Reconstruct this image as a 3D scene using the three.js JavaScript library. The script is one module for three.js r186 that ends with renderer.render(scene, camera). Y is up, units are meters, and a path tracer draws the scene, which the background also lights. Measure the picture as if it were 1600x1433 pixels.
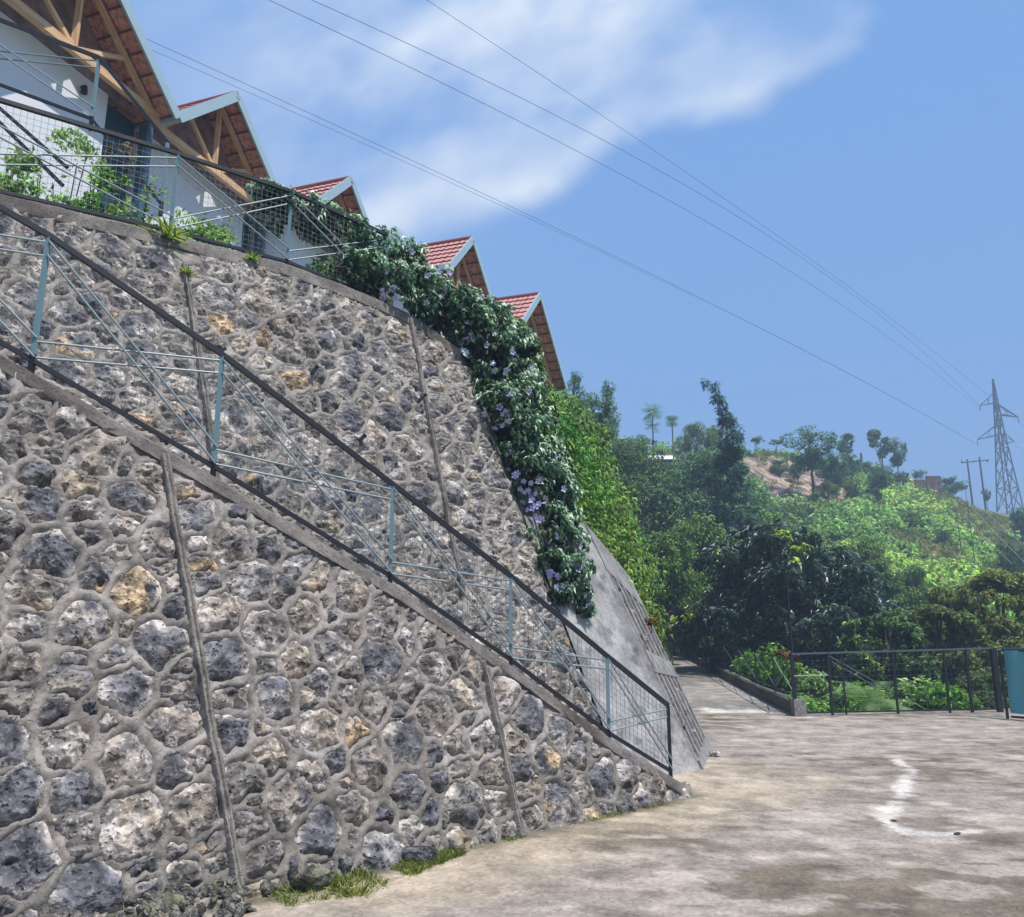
import * as THREE from 'three';
import { mergeGeometries } from 'three/addons/utils/BufferGeometryUtils.js';

// ---------------------------------------------------------------- camera, sky, sun, exposure
const W = 1024, H = 917, EYE = 1.7, FOC = 1250;
const scene = new THREE.Scene();
const camera = new THREE.PerspectiveCamera(59.643, W / H, 0.1, 3000);
const PITCH = 12.123 * Math.PI / 180;
camera.position.set(0, EYE, 0);
camera.rotation.x = PITCH;
const renderer = new THREE.WebGLRenderer({ antialias: true });
renderer.setSize(W, H);
renderer.toneMapping = THREE.LinearToneMapping;
renderer.toneMappingExposure = 1.68;
renderer.shadowMap.enabled = true;

const sun = new THREE.DirectionalLight(new THREE.Color(1.0, 0.95, 0.88), 3.0);
const SUN = new THREE.Vector3(0.36, 0.88, 0.30).normalize();
sun.position.copy(SUN).multiplyScalar(120);
sun.castShadow = true;
sun.shadow.mapSize.set(4096, 4096);
Object.assign(sun.shadow.camera, { left: -90, right: 90, top: 90, bottom: -90, near: 1, far: 400 });
scene.add(sun, sun.target);
scene.fog = new THREE.FogExp2(new THREE.Color(0.60, 0.78, 0.98), 0.0026);

// ---------------------------------------------------------------- random numbers and noise
function rng(seed) {
  let a = seed >>> 0;
  return () => { a = (a + 0x6D2B79F5) | 0; let t = Math.imul(a ^ (a >>> 15), 1 | a); t = (t + Math.imul(t ^ (t >>> 7), 61 | t)) ^ t; return ((t ^ (t >>> 14)) >>> 0) / 4294967296; };
}
const R = rng(20240);
const rr = (a, b) => a + (b - a) * R();
const lerp = (a, b, t) => a + (b - a) * t;
const clamp = (x, a = 0, b = 1) => Math.min(b, Math.max(a, x));
const sstep = (a, b, x) => { const t = clamp((x - a) / (b - a)); return t * t * (3 - 2 * t); };
function hs(x, y, z) { let h = Math.imul(x, 374761393) + Math.imul(y, 668265263) + Math.imul(z, 1274126177); h = Math.imul(h ^ (h >>> 13), 1274126177); return ((h ^ (h >>> 16)) >>> 0) / 4294967296; }
function vn(x, y, z = 0, p = 0) {   // value noise -1..1, with period p in x and y when p > 0
  const xi = Math.floor(x), yi = Math.floor(y), zi = Math.floor(z);
  let fx = x - xi, fy = y - yi, fz = z - zi;
  fx = fx * fx * (3 - 2 * fx); fy = fy * fy * (3 - 2 * fy); fz = fz * fz * (3 - 2 * fz);
  let x0 = xi, x1 = xi + 1, y0 = yi, y1 = yi + 1;
  if (p) { x0 = ((x0 % p) + p) % p; x1 = ((x1 % p) + p) % p; y0 = ((y0 % p) + p) % p; y1 = ((y1 % p) + p) % p; }
  const a = lerp(lerp(hs(x0, y0, zi), hs(x1, y0, zi), fx), lerp(hs(x0, y1, zi), hs(x1, y1, zi), fx), fy);
  if (fz === 0) return a * 2 - 1;
  const b = lerp(lerp(hs(x0, y0, zi + 1), hs(x1, y0, zi + 1), fx), lerp(hs(x0, y1, zi + 1), hs(x1, y1, zi + 1), fx), fy);
  return lerp(a, b, fz) * 2 - 1;
}
function fbm(x, y, z = 0, oct = 4, p = 0) { let s = 0, a = 0.5; for (let i = 0; i < oct; i++) { s += a * vn(x, y, z + i * 17, p); x *= 2; y *= 2; z *= 2; p *= 2; a *= 0.5; } return s; }

// ---------------------------------------------------------------- sky: air and thin clouds
function rayOf(px, py) {
  const X = (px - 800) / FOC, Y = -(py - 716.5) / FOC, c = Math.cos(PITCH), s = Math.sin(PITCH);
  return new THREE.Vector3(X, Y * c + s, -(c - Y * s));
}
const skyPt = (px, py) => { const r = rayOf(px, py); return [r.x / -r.z, r.y / -r.z]; };
{
  const w = 2048, h = 1024, data = new Float32Array(w * h * 4);
  const E0 = skyPt(640, 385), E1 = skyPt(960, 262), E2 = skyPt(1200, 165), E3 = skyPt(1385, 45);
  const edge = [E0, E1, E2, E3];
  const segd = (x, y) => {       // signed distance to the cloud's lower edge and place along it
    let best = 1e9, sd = 0, al = 0;
    for (let i = 0; i < 3; i++) {
      const [ax, ay] = edge[i], [bx, by] = edge[i + 1], dx = bx - ax, dy = by - ay, L2 = dx * dx + dy * dy;
      let t = ((x - ax) * dx + (y - ay) * dy) / L2; const tc = clamp(t, i === 0 ? -3 : 0, i === 2 ? 4 : 1);
      const qx = x - ax - dx * tc, qy = y - ay - dy * tc, d = Math.hypot(qx, qy);
      if (d < best) { best = d; sd = (dx * qy - dy * qx) / Math.sqrt(L2) >= 0 ? d : -d; al = i + tc; }
    }
    return [sd, al];
  };
  for (let j = 0; j < h; j++) {
    const th = ((j + 0.5) / h - 0.5) * Math.PI, y = Math.sin(th), cy = Math.cos(th);
    const el = Math.max(0, y);
    for (let i = 0; i < w; i++) {
      const ph = ((i + 0.5) / w - 0.5) * 2 * Math.PI, x = Math.cos(ph) * cy, z = Math.sin(ph) * cy;
      const t = Math.pow(1 - el, 3.0);
      let r = lerp(0.120, 0.175, t), g = lerp(0.240, 0.305, t), b = lerp(0.490, 0.525, t);
      const left = sstep(0.25, -0.8, x) * 0.28; r += left * 0.22; g += left * 0.16; b += left * 0.06;
      if (y > 0.0) {
        const k = 1 / (y + 0.12), n = fbm(x * k * 1.1 + 3, z * k * 1.1, 5, 4), n2 = fbm(x * k * 3.2 + n, z * k * 2.2, 9, 3);
        let c = sstep(0.16, 0.7, n + 0.25 * n2) * 0.35 * sstep(0.1, 0.4, y);
        if (z < -0.12) {
          const X = x / -z, Y = y / -z, f1 = fbm(X * 5, Y * 5, 2, 5), f2 = fbm((X * 0.85 + Y * 0.5) * 5, (Y * 0.85 - X * 0.5) * 9, 7, 5);
          const [sd, al] = segd(X, Y), e = sd + 0.055 * f1;
          const wid = lerp(0.42, 0.05, sstep(0.9, 2.6, al)), tip = sstep(3.12, 2.8, al) * sstep(-1.1, 0.35, al + 0.4 * f1);
          let d = sstep(-0.01, 0.045 + 0.05 * sstep(1, 0, al), e) * Math.exp(-Math.max(0, e) / wid) * tip * (0.80 + 1.15 * f2 + 0.25 * f1);
          d += 0.75 * sstep(0.02, 0.3, e) * sstep(-0.7, 0.0, X) * sstep(0.42, 0.08, X + 0.1 * f1) * clamp(0.46 + 1.2 * f2 + 0.5 * f1) * sstep(1.5, 0.8, Y);
          c = Math.max(c * sstep(-0.12, 0.1, e + 0.12 * sstep(0.8, 1.4, Y)), clamp(d * 0.86));
        }
        c = clamp(c);
        r = lerp(r, 0.47, c); g = lerp(g, 0.53, c); b = lerp(b, 0.62, c);
      } else { const q = sstep(0, -0.25, y); r = lerp(r, 0.16, q); g = lerp(g, 0.19, q); b = lerp(b, 0.17, q); }
      const o = (j * w + i) * 4; data[o] = r; data[o + 1] = g; data[o + 2] = b; data[o + 3] = 1;
    }
  }
  const sky = new THREE.DataTexture(data, w, h, THREE.RGBAFormat, THREE.FloatType);
  sky.mapping = THREE.EquirectangularReflectionMapping; sky.magFilter = THREE.LinearFilter; sky.minFilter = THREE.LinearFilter; sky.wrapS = THREE.RepeatWrapping; sky.needsUpdate = true;
  scene.background = sky; scene.environment = sky;
}

// ---------------------------------------------------------------- helpers: names, labels, geometry
const V = (x, y, z) => new THREE.Vector3(x, y, z);
const used = new Map();
function numbered(n) { const k = used.get(n) || 0; used.set(n, k + 1); return k ? `${n}_${String(k).padStart(3, '0')}` : n; }
function tag(o, label, category, group, kind) { if (label) o.userData.label = label; if (category) o.userData.category = category; if (group) o.userData.group = group; if (kind) o.userData.kind = kind; return o; }
function shade(o) { o.castShadow = true; o.receiveShadow = true; return o; }
function thing(name, label, category, pos = V(0, 0, 0), group) { const o = new THREE.Group(); o.name = numbered(name); o.position.copy(pos); scene.add(o); return tag(o, label, category, group); }
function part(name, geo, mat, parent, kind) { const m = shade(new THREE.Mesh(geo, mat)); m.name = name; parent.add(m); if (kind) m.userData.kind = kind; return m; }
function ground(name, geo, mat) { const m = shade(new THREE.Mesh(geo, mat)); m.name = name; m.userData.kind = 'structure'; scene.add(m); return m; }
function geom(pos, idx, uv, col) {
  const g = new THREE.BufferGeometry();
  g.setAttribute('position', new THREE.BufferAttribute(new Float32Array(pos), 3));
  if (uv) g.setAttribute('uv', new THREE.BufferAttribute(new Float32Array(uv), 2));
  if (col) g.setAttribute('color', new THREE.BufferAttribute(new Float32Array(col), 3));
  if (idx) g.setIndex(idx);
  g.computeVertexNormals(); return g;
}
function bar(a, b, w, d = w, up = V(0, 1, 0)) {          // a square bar from a to b
  const L = a.distanceTo(b), g = new THREE.BoxGeometry(w, L, d);
  const y = b.clone().sub(a).normalize(); let x = up.clone().cross(y); if (x.lengthSq() < 1e-6) x = V(1, 0, 0).cross(y); x.normalize(); const z = x.clone().cross(y);
  const m = new THREE.Matrix4().makeBasis(x, y, z).setPosition(a.clone().add(b).multiplyScalar(0.5));
  const uv = g.attributes.uv; for (let i = 0; i < uv.count; i++) uv.setXY(i, uv.getX(i) * w * 4, uv.getY(i) * L);
  return g.applyMatrix4(m);
}
function rod(a, b, r, seg = 6, r2 = r) {                        // a round bar from a to b
  const L = a.distanceTo(b), g = new THREE.CylinderGeometry(r2, r, L, seg, 1);
  const q = new THREE.Quaternion().setFromUnitVectors(V(0, 1, 0), b.clone().sub(a).normalize());
  return g.applyMatrix4(new THREE.Matrix4().makeRotationFromQuaternion(q).setPosition(a.clone().add(b).multiplyScalar(0.5)));
}
const merge = (gs) => { const all = gs.map((g) => { const q = g.index ? g.toNonIndexed() : g; for (const k of Object.keys(q.attributes)) if (!['position', 'normal', 'uv', 'color'].includes(k)) q.deleteAttribute(k); return q; }); return mergeGeometries(all, false); };
const at = (px, py, D) => { const r = rayOf(px, py); return V(0, EYE, 0).add(r.multiplyScalar(D / -r.z)); };   // the place at forward distance D that stands over that part of the view
const onPlane = (px, py, p0, n) => { const r = rayOf(px, py), o = V(0, EYE, 0); return o.clone().add(r.multiplyScalar(p0.clone().sub(o).dot(n) / r.dot(n))); };
const onGround = (px, py, y = 0) => onPlane(px, py, V(0, y, 0), V(0, 1, 0));
const lin = (hex) => new THREE.Color(hex);

// ---------------------------------------------------------------- textures and materials
function texture(n, fn, srgb, rx = 1, ry = rx) {
  const d = new Uint8Array(n * n * 4);
  for (let j = 0; j < n; j++) for (let i = 0; i < n; i++) { const c = fn(i / n, j / n), o = (j * n + i) * 4; if (typeof c === 'number') d[o] = d[o + 1] = d[o + 2] = clamp(c) * 255; else { d[o] = clamp(c[0]) * 255; d[o + 1] = clamp(c[1]) * 255; d[o + 2] = clamp(c[2]) * 255; } d[o + 3] = 255; }
  const t = new THREE.DataTexture(d, n, n, THREE.RGBAFormat); t.magFilter = THREE.LinearFilter; t.minFilter = THREE.LinearMipmapLinearFilter; t.generateMipmaps = true; t.wrapS = t.wrapT = THREE.RepeatWrapping; t.repeat.set(rx, ry);
  if (srgb) t.colorSpace = THREE.SRGBColorSpace; t.needsUpdate = true; return t;
}
const rockH = (u, v) => { const a = fbm(u * 6, v * 6, 1, 6, 6), b = fbm(u * 14, v * 14, 40, 4, 14), r = 1 - Math.abs(fbm(u * 9, v * 9, 77, 4, 9)) * 2.6; return 0.5 + 0.55 * a + 0.35 * b + 0.18 * r - 0.1 - 0.5 * sstep(0.28, 0.5, fbm(u * 22, v * 22, 90, 2, 22)); };
const rockColor = texture(1024, (u, v) => { const h = rockH(u, v), p = sstep(-0.1, 0.4, fbm(u * 8, v * 8, 120, 5, 8)), k = 0.44 + 0.54 * clamp(h) + 0.20 * p - 0.05 + 0.22 * sstep(0.12, 0.4, fbm(u * 34, v * 34, 140, 3, 34)); return [k, k * (0.99 - 0.02 * p), k * (0.985 - 0.05 * p)]; }, true);
const rockBump = texture(1024, (u, v) => rockH(u, v), false);
const conc = (u, v) => 0.5 + 0.4 * fbm(u * 5, v * 5, 3, 6, 5) + 0.3 * fbm(u * 40, v * 40, 9, 3, 40);
const concColor = texture(1024, (u, v) => { const c = conc(u, v), s = sstep(0.1, 0.5, fbm(u * 3, v * 7, 31, 5, 0 || 1) * 0 + fbm(u * 4, v * 4, 31, 5, 4)), k = 0.68 + 0.34 * (c - 0.5) - 0.16 * s; return [k, k * 0.99, k * 0.975]; }, true);
const concBump = texture(1024, (u, v) => conc(u, v) - 0.35 * sstep(0.3, 0.45, fbm(u * 60, v * 60, 12, 2, 60)), false);
const yardColor = texture(1024, (u, v) => { const k = 0.80 + 0.22 * fbm(u * 7, v * 7, 6, 6, 7) + 0.13 * fbm(u * 60, v * 60, 19, 3, 60) - 0.08 * sstep(0.25, 0.5, fbm(u * 14, v * 14, 50, 5, 14)); return [k, k * 0.985, k * 0.96]; }, true);
const woodColor = texture(512, (u, v) => { const g = fbm(u * 24, v * 2, 8, 4, 0), k = 0.88 + 0.2 * g + 0.08 * fbm(u * 3, v * 3, 4, 3, 0); return [k, k * 0.97, k * 0.92]; }, true);
const clayColor = texture(512, (u, v) => { const k = 0.85 + 0.28 * fbm(u * 6, v * 6, 61, 5, 6); return [k, k * 0.95, k * 0.92]; }, true);
const std = (o) => new THREE.MeshStandardMaterial(o);
const scaled = (t, s) => { const c = t.clone(); c.repeat.set(s, s); c.needsUpdate = true; return c; };
const M = {
  stone: std({ vertexColors: true, map: scaled(rockColor, 1.5), bumpMap: scaled(rockBump, 1.5), bumpScale: 0.035, roughness: 0.88 }),
  mortar: std({ vertexColors: true, map: concColor, bumpMap: concBump, bumpScale: 0.012, roughness: 0.95 }),
  concrete: std({ color: new THREE.Color(0.68, 0.65, 0.63), map: concColor, bumpMap: concBump, bumpScale: 0.008, roughness: 0.93 }),
  coping: std({ vertexColors: true, map: concColor, bumpMap: concBump, bumpScale: 0.014, roughness: 0.95 }),
  plaster: std({ vertexColors: true, map: concColor, bumpMap: concBump, bumpScale: 0.006, roughness: 0.9 }),
  yard: std({ vertexColors: true, map: scaled(yardColor, 0.6), bumpMap: scaled(concBump, 0.7), bumpScale: 0.012, roughness: 0.85 }),
  black: std({ color: new THREE.Color(0.018, 0.019, 0.024), roughness: 0.5, metalness: 0.2, bumpMap: concBump, bumpScale: 0.001 }),
  teal: std({ color: new THREE.Color(0.17, 0.27, 0.30), roughness: 0.45, bumpMap: concBump, bumpScale: 0.001 }),
  pipe: std({ color: new THREE.Color(0.27, 0.33, 0.34), roughness: 0.4, metalness: 0.15 }),
  wire: std({ color: new THREE.Color(0.20, 0.23, 0.24), roughness: 0.6, metalness: 0.3 }),
  tileTop: std({ vertexColors: true, map: clayColor, bumpMap: concBump, bumpScale: 0.001, roughness: 0.75 }),
  barge: std({ color: new THREE.Color(0.36, 0.50, 0.56), bumpMap: concBump, bumpScale: 0.003, roughness: 0.6 }),
  timber: std({ color: new THREE.Color(0.98, 0.66, 0.40), map: woodColor, roughness: 0.65 }),
  white: std({ color: new THREE.Color(0.80, 0.81, 0.83), bumpMap: concBump, bumpScale: 0.004, roughness: 0.9 }),
  infill: std({ color: new THREE.Color(0.36, 0.25, 0.23), map: clayColor, roughness: 0.85 }),
  lap_shade_batten: std({ color: new THREE.Color(0.17, 0.07, 0.06), roughness: 0.9 }),
  door: std({ color: new THREE.Color(0.015, 0.055, 0.085), roughness: 0.5 }),
  column: std({ color: new THREE.Color(0.06, 0.13, 0.19), roughness: 0.55, bumpMap: concBump, bumpScale: 0.002 }),
  bark: std({ color: new THREE.Color(0.13, 0.105, 0.085), map: rockColor, bumpMap: rockBump, bumpScale: 0.03, roughness: 0.95 }),
  paleBark: std({ color: new THREE.Color(0.33, 0.30, 0.26), map: rockColor, roughness: 0.95 }),
  steel: std({ color: new THREE.Color(0.10, 0.12, 0.15), roughness: 0.6, metalness: 0.3 }),
  cable: std({ color: new THREE.Color(0.10, 0.12, 0.16), roughness: 0.6 }),
  pole: std({ color: new THREE.Color(0.11, 0.10, 0.10), roughness: 0.9 }),
  brick: std({ color: new THREE.Color(0.26, 0.16, 0.13), map: rockColor, roughness: 0.95 }),
  tarp: new THREE.MeshPhysicalMaterial({ color: new THREE.Color(0.09, 0.33, 0.38), roughness: 0.38, side: THREE.DoubleSide }),
  soil: std({ vertexColors: true, map: scaled(rockColor, 0.13), bumpMap: scaled(rockBump, 0.2), bumpScale: 0.15, roughness: 1 }),
  petal: new THREE.MeshPhysicalMaterial({ color: new THREE.Color(0.62, 0.60, 0.90), roughness: 0.8, side: THREE.DoubleSide, transmission: 0.3, thickness: 0 }),
  red: new THREE.MeshPhysicalMaterial({ color: new THREE.Color(0.60, 0.06, 0.10), roughness: 0.8, side: THREE.DoubleSide }),
  orange: new THREE.MeshPhysicalMaterial({ color: new THREE.Color(0.75, 0.18, 0.05), roughness: 0.8, side: THREE.DoubleSide }),
  leaf: new THREE.MeshPhysicalMaterial({ vertexColors: true, roughness: 0.8, specularIntensity: 0.35, side: THREE.DoubleSide, transmission: 0.5, thickness: 0 }),
  vineLeaf: new THREE.MeshPhysicalMaterial({ vertexColors: true, roughness: 0.65, specularIntensity: 0.6, side: THREE.DoubleSide, transmission: 0.42, thickness: 0 }),
  gloss: std({ vertexColors: true, roughness: 0.45, side: THREE.DoubleSide }),
};

// ---------------------------------------------------------------- the yard, the path and the land
const B0 = V(-2.0154, 0, -5.4175), DIR = V(0.74054, 0, -0.67201), NH = V(0.67201, 0, 0.74054), BAT = 0.35;
const wallN = NH.clone().add(V(0, BAT, 0)).normalize(), wallUp = wallN.clone().cross(DIR).normalize();
const CB = Math.cos(Math.atan(BAT));
const wpt = (u, v, off = 0, out = 0) => B0.clone().addScaledVector(DIR, u).addScaledVector(NH, -BAT * v - off + out).add(V(0, v, 0));   // along the wall, height, set back
const SET = 0.9;
const lowTop = [[-3.6, 4.85], [-1.18, 3.67], [0.39, 2.90], [1.98, 2.07], [3.22, 1.31], [4.34, 0.57], [5.12, 0.15]];
const upTop = [[-3.6, 5.3], [-1.13, 5.68], [0.33, 5.83], [1.74, 5.95], [2.7, 5.9], [3.54, 5.79], [4.12, 5.52], [4.27, 5.46]];
const along = (line, u) => { for (let i = 0; i + 1 < line.length; i++) if (u <= line[i + 1][0] || i + 2 === line.length) { const [a, b] = line[i], [c, d] = line[i + 1]; return lerp(b, d, (u - a) / (c - a)); } };
const corner = (v) => 4.27 + (5.46 - v) * 0.177;
const pathLeft = (z) => (z > -12.75 ? 1.85 + (-9.26 - z) * 0.235 : lerp(2.67, 8.2, clamp((-z - 12.75) / 30))) + Math.max(0, -z - 42.6) * 0.2;
const pathRight = (z) => lerp(5.75, 9.4, clamp((-z - 17.1) / 28));
const streak = [[1405, 1188], [1428, 1207], [1412, 1222], [1410, 1245], [1384, 1266], [1380, 1280], [1402, 1297], [1440, 1304], [1480, 1302], [1520, 1299]].map(([x, y]) => onGround(x, y));
{
  const x0 = -5, x1 = 15, z0 = 9, z1 = -17.62, st = 0.048, nx = Math.round((x1 - x0) / st), nz = Math.round((z0 - z1) / st);
  const pos = [], uv = [], col = [], idx = [];
  for (let j = 0; j <= nz; j++) for (let i = 0; i <= nx; i++) {
    const x = lerp(x0, x1, i / nx), z = lerp(z0, z1, j / nz) - (j === nz ? clamp((x - 5.75) / 4.8) * 0.9 : 0);
    const t = (x - B0.x) * NH.x + (z - B0.z) * NH.z, u = (x - B0.x) * DIR.x + (z - B0.z) * DIR.z;
    const a = fbm(x * 0.35, z * 0.7, 2, 5), b = fbm(x * 1.3 + a, z * 2.4, 14, 5), c = fbm(x * 4, z * 8, 33, 4), s2 = fbm(x * 0.8 + 9, z * 2.2, 71, 5), b2 = fbm(x * 1.7 + 4, z * 3.6 + a, 55, 5), c2 = fbm(x * 9, z * 13, 29, 3);
    let k = [0.41, 0.368, 0.328];
    const mix = (q, w) => { k = k.map((v, n) => lerp(v, q[n], clamp(w))); };
    mix([0.205, 0.172, 0.125], sstep(0.02, 0.14, a + 0.45 * b + 0.2 * c) * (0.8 + 0.4 * c2));                    // brown damp stain
    mix([0.57, 0.515, 0.46], sstep(0.07, 0.15, b2 + 0.2 * c + 0.1 * c2) * 0.6);            // pale worn patches
    mix([0.25, 0.215, 0.18], sstep(0.10, 0.22, s2 + 0.25 * c) * 0.45);
    mix([0.62, 0.57, 0.50], sstep(0.16, 0.24, fbm(x * 3.1, z * 6.5, 91, 4) + 0.3 * c2) * 0.34);
    const nearW = t + 0.35 * b; mix([0.58, 0.50, 0.38], sstep(1.3, 0.4, nearW) * sstep(-0.5, 1, u) * sstep(8.5, 6, u) * 0.7);      // sandy strip along the wall
    mix([0.10, 0.115, 0.06], sstep(0.22, 0.03, t + 0.1 * c) * sstep(5.6, 5.2, u) * 0.7);
    const fl = sstep(-9.4, -7.2, z + 0.7 * b) * 0.75 * sstep(-0.4, 1.8, x + 0.5 * b); mix([0.20, 0.170, 0.125], fl * sstep(-0.3, 0.05, b + a) * sstep(0.2, 0.1, b2 + 0.2 * c));
    let d = 9; for (let q = 0; q + 1 < streak.length; q++) { const A = streak[q], Bq = streak[q + 1], dx = Bq.x - A.x, dz = Bq.z - A.z, tt = clamp(((x - A.x) * dx + (z - A.z) * dz) / (dx * dx + dz * dz)); d = Math.min(d, Math.hypot(x - A.x - dx * tt, z - A.z - dz * tt)); }
    mix([0.74, 0.72, 0.68], sstep(0.11, 0.05, d + 0.13 * c + 0.04 * b) * 0.95);                 // dried lime trickle
    mix([0.10, 0.09, 0.08], sstep(0.06, 0.02, Math.abs(z + 16.25 + 0.06 * b)) * sstep(6.2, 5.5, x) * 0.85);           // dark line before the path
    const ch = 1 + 0.10 * c; col.push(k[0] * ch * 1.29, k[1] * ch * 1.24, k[2] * ch * 1.20);
    pos.push(x, 0.012 * a + 0.004 * b, z); uv.push(x, z);
    if (i < nx && j < nz) { const q = j * (nx + 1) + i; idx.push(q, q + 1, q + nx + 1, q + 1, q + nx + 2, q + nx + 1); }
  }
  ground('yard', geom(pos, idx, uv, col), M.yard);
}
function pathY(z) { return 0.004 + sstep(-17, -45, z) * 0.25; }
{
  const pos = [], uv = [], col = [], idx = [], n = 120, m = 26;
  for (let j = 0; j <= n; j++) for (let i = 0; i <= m; i++) {
    const z = lerp(-17.5, -52, j / n), x = lerp(pathLeft(z) - 0.5, pathRight(z) + 0.05, i / m), b = fbm(x * 0.8, z * 0.5, 6, 5), c = fbm(x * 3, z * 2, 4, 4);
    let k = lerp(0.33, 0.22, sstep(-0.15, 0.3, b)) * (1 + 0.3 * c); k = lerp(k, 0.62, sstep(-20.4, -18.3, z + b) * sstep(0.2, -0.1, b));
    col.push(k * 1.6, k * 1.47, k * 1.33); pos.push(x, pathY(z) - 0.02 * sstep(-17.9, -17.5, z), z); uv.push(x, z);
    if (i < m && j < n) { const q = j * (m + 1) + i; idx.push(q, q + 1, q + m + 1, q + 1, q + m + 2, q + m + 1); }
  }
  ground('path', geom(pos, idx, uv, col), M.yard);
}
// hills: a sheet that rises to the ridge beyond the yard and goes on to the horizon
const ridge = [[-600, 640, 80], [500, 640, 80], [800, 650, 78], [880, 668, 76], [960, 700, 78], [1050, 712, 80], [1130, 708, 84], [1180, 706, 88], [1230, 708, 92], [1300, 730, 96], [1360, 742, 100], [1420, 752, 105], [1475, 766, 108], [1530, 792, 112], [1600, 806, 118], [1750, 840, 125], [2000, 880, 130], [2600, 930, 140]]
  .map(([x, y, D]) => { const p = at(x, y, D); return { a: Math.atan2(p.x, -p.z), d: Math.hypot(p.x, p.z), h: p.y }; });
function hillY(x, z) {
  const a = Math.atan2(x, -z), d = Math.hypot(x, z);
  let q = ridge[0], t = 0, n = ridge[0];
  if (a > ridge[ridge.length - 1].a) q = n = ridge[ridge.length - 1];
  else for (let i = 0; i + 1 < ridge.length; i++) if (a >= ridge[i].a && a <= ridge[i + 1].a) { q = ridge[i]; n = ridge[i + 1]; t = (a - q.a) / (n.a - q.a); break; }
  const dr = lerp(q.d, n.d, t), hr = lerp(q.h, n.h, t) * sstep(2.4, 1.3, Math.abs(a));
  const d0 = a < 0.2 ? lerp(24, 50, sstep(0.08, 0.2, a)) : lerp(50, 30, sstep(0.3, 0.4, a)), s = (d - d0) / (dr - d0);
  let y = -0.5 - 2.2 * sstep(18, 26, d) * sstep(0.25, 0.4, a);
  if (s > 0) y = s < 1 ? lerp(y, hr, Math.pow(s, 1.15) * (1.06 - 0.06 * s)) : hr - (d - dr) * 0.12 - 8 * sstep(1, 2.5, s);
  y += sstep(0.05, 0.4, s) * sstep(1.15, 0.8, s) * 1.3 * fbm(x * 0.06, z * 0.06, 3, 4) + 0.15 * fbm(x * 0.4, z * 0.4, 8, 3);
  return d > 260 ? lerp(y, -6, sstep(260, 420, d)) : y;
}
const bare = (x, z) => { const p = V(x, hillY(x, z), z), c = at(1225, 762, 86), q = at(1060, 716, 79); return Math.max(sstep(8.5, 5, Math.hypot((p.x - c.x) * 0.95, (p.y - c.y) * 1.8) + 2 * fbm(x * 0.2, z * 0.2, 5, 4)), sstep(2.6, 1.5, Math.hypot(p.x - q.x, (p.y - q.y) * 4)), 0); };
{
  const pos = [], uv = [], col = [], idx = []; const rad = [0]; for (let r = 6; r < 900; r *= r < 150 ? 1.022 : 1.12) rad.push(r); rad.push(1400);
  const n = 460;
  for (let j = 0; j < rad.length; j++) for (let i = 0; i <= n; i++) {
    const f = i / n * 2 - 1, a = Math.sign(f) * Math.pow(Math.abs(f), 1.6) * Math.PI + 0.35, x = Math.sin(a) * rad[j], z = -Math.cos(a) * rad[j], b = bare(x, z), m = fbm(x * 0.09, z * 0.09, 4, 5), q = fbm(x * 0.7, z * 0.7, 12, 3);
    let k = [0.13, 0.155, 0.05]; k = k.map((v, w) => lerp(v, [0.23, 0.22, 0.09][w], sstep(-0.1, 0.3, m)));
    k = k.map((v, w) => lerp(v, [0.36, 0.265, 0.21][w], b)); const c = (1 + 0.5 * q) * 1.6; col.push(k[0] * c, k[1] * c, k[2] * c);
    pos.push(x, hillY(x, z), z); uv.push(x, z);
    if (i < n && j + 1 < rad.length) { const o = j * (n + 1) + i; idx.push(o, o + 1, o + n + 1, o + 1, o + n + 2, o + n + 1); }
  }
  const g = geom(pos, idx, uv, col); ground('hillside', g, Object.assign(M.soil, { side: THREE.DoubleSide }));
}
// the bank beside the path and the garden behind the upper wall
const bankY = (x, z) => { const d = pathLeft(z) - x; return d < 0 ? -0.4 : Math.min(lerp(1.55, 2.5, sstep(12.5, 18, -z)) * Math.max(0, d - 0.15), 0.1 + 0.29 * Math.min(-z, 36) + 0.06 * d) + 0.25 * fbm(x * 0.7, z * 0.7, 5, 4) - 0.05; };
{
  const pos = [], uv = [], col = [], idx = [], nx = 60, nz = 90;
  for (let j = 0; j <= nz; j++) for (let i = 0; i <= nx; i++) {
    const z = lerp(-11.2, -62, j / nz), x = pathLeft(z) + 0.2 - 24 * Math.pow(i / nx, 1.7), c = 1.4 + 0.6 * fbm(x, z, 2, 4);
    pos.push(x, bankY(x, z), z); uv.push(x, z); col.push(0.085 * c, 0.10 * c, 0.04 * c);
    if (i < nx && j < nz) { const q = j * (nx + 1) + i; idx.push(q, q + 1, q + nx + 1, q + 1, q + nx + 2, q + nx + 1); }
  }
  ground('grassy_bank', geom(pos, idx, uv, col), M.soil);
}
const gardenY = (u, t) => along(upTop, clamp(u, -3.6, 4.27)) - 0.12 + 2.7 * sstep(3.4, 9.5, t) + 0.12 * fbm(u * 1.4, t * 1.4, 3, 4);
const gpt = (u, t, up = 0) => { const p = B0.clone().addScaledVector(DIR, u).addScaledVector(NH, -t); p.y = gardenY(u, t) + up; return p; };
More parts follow.
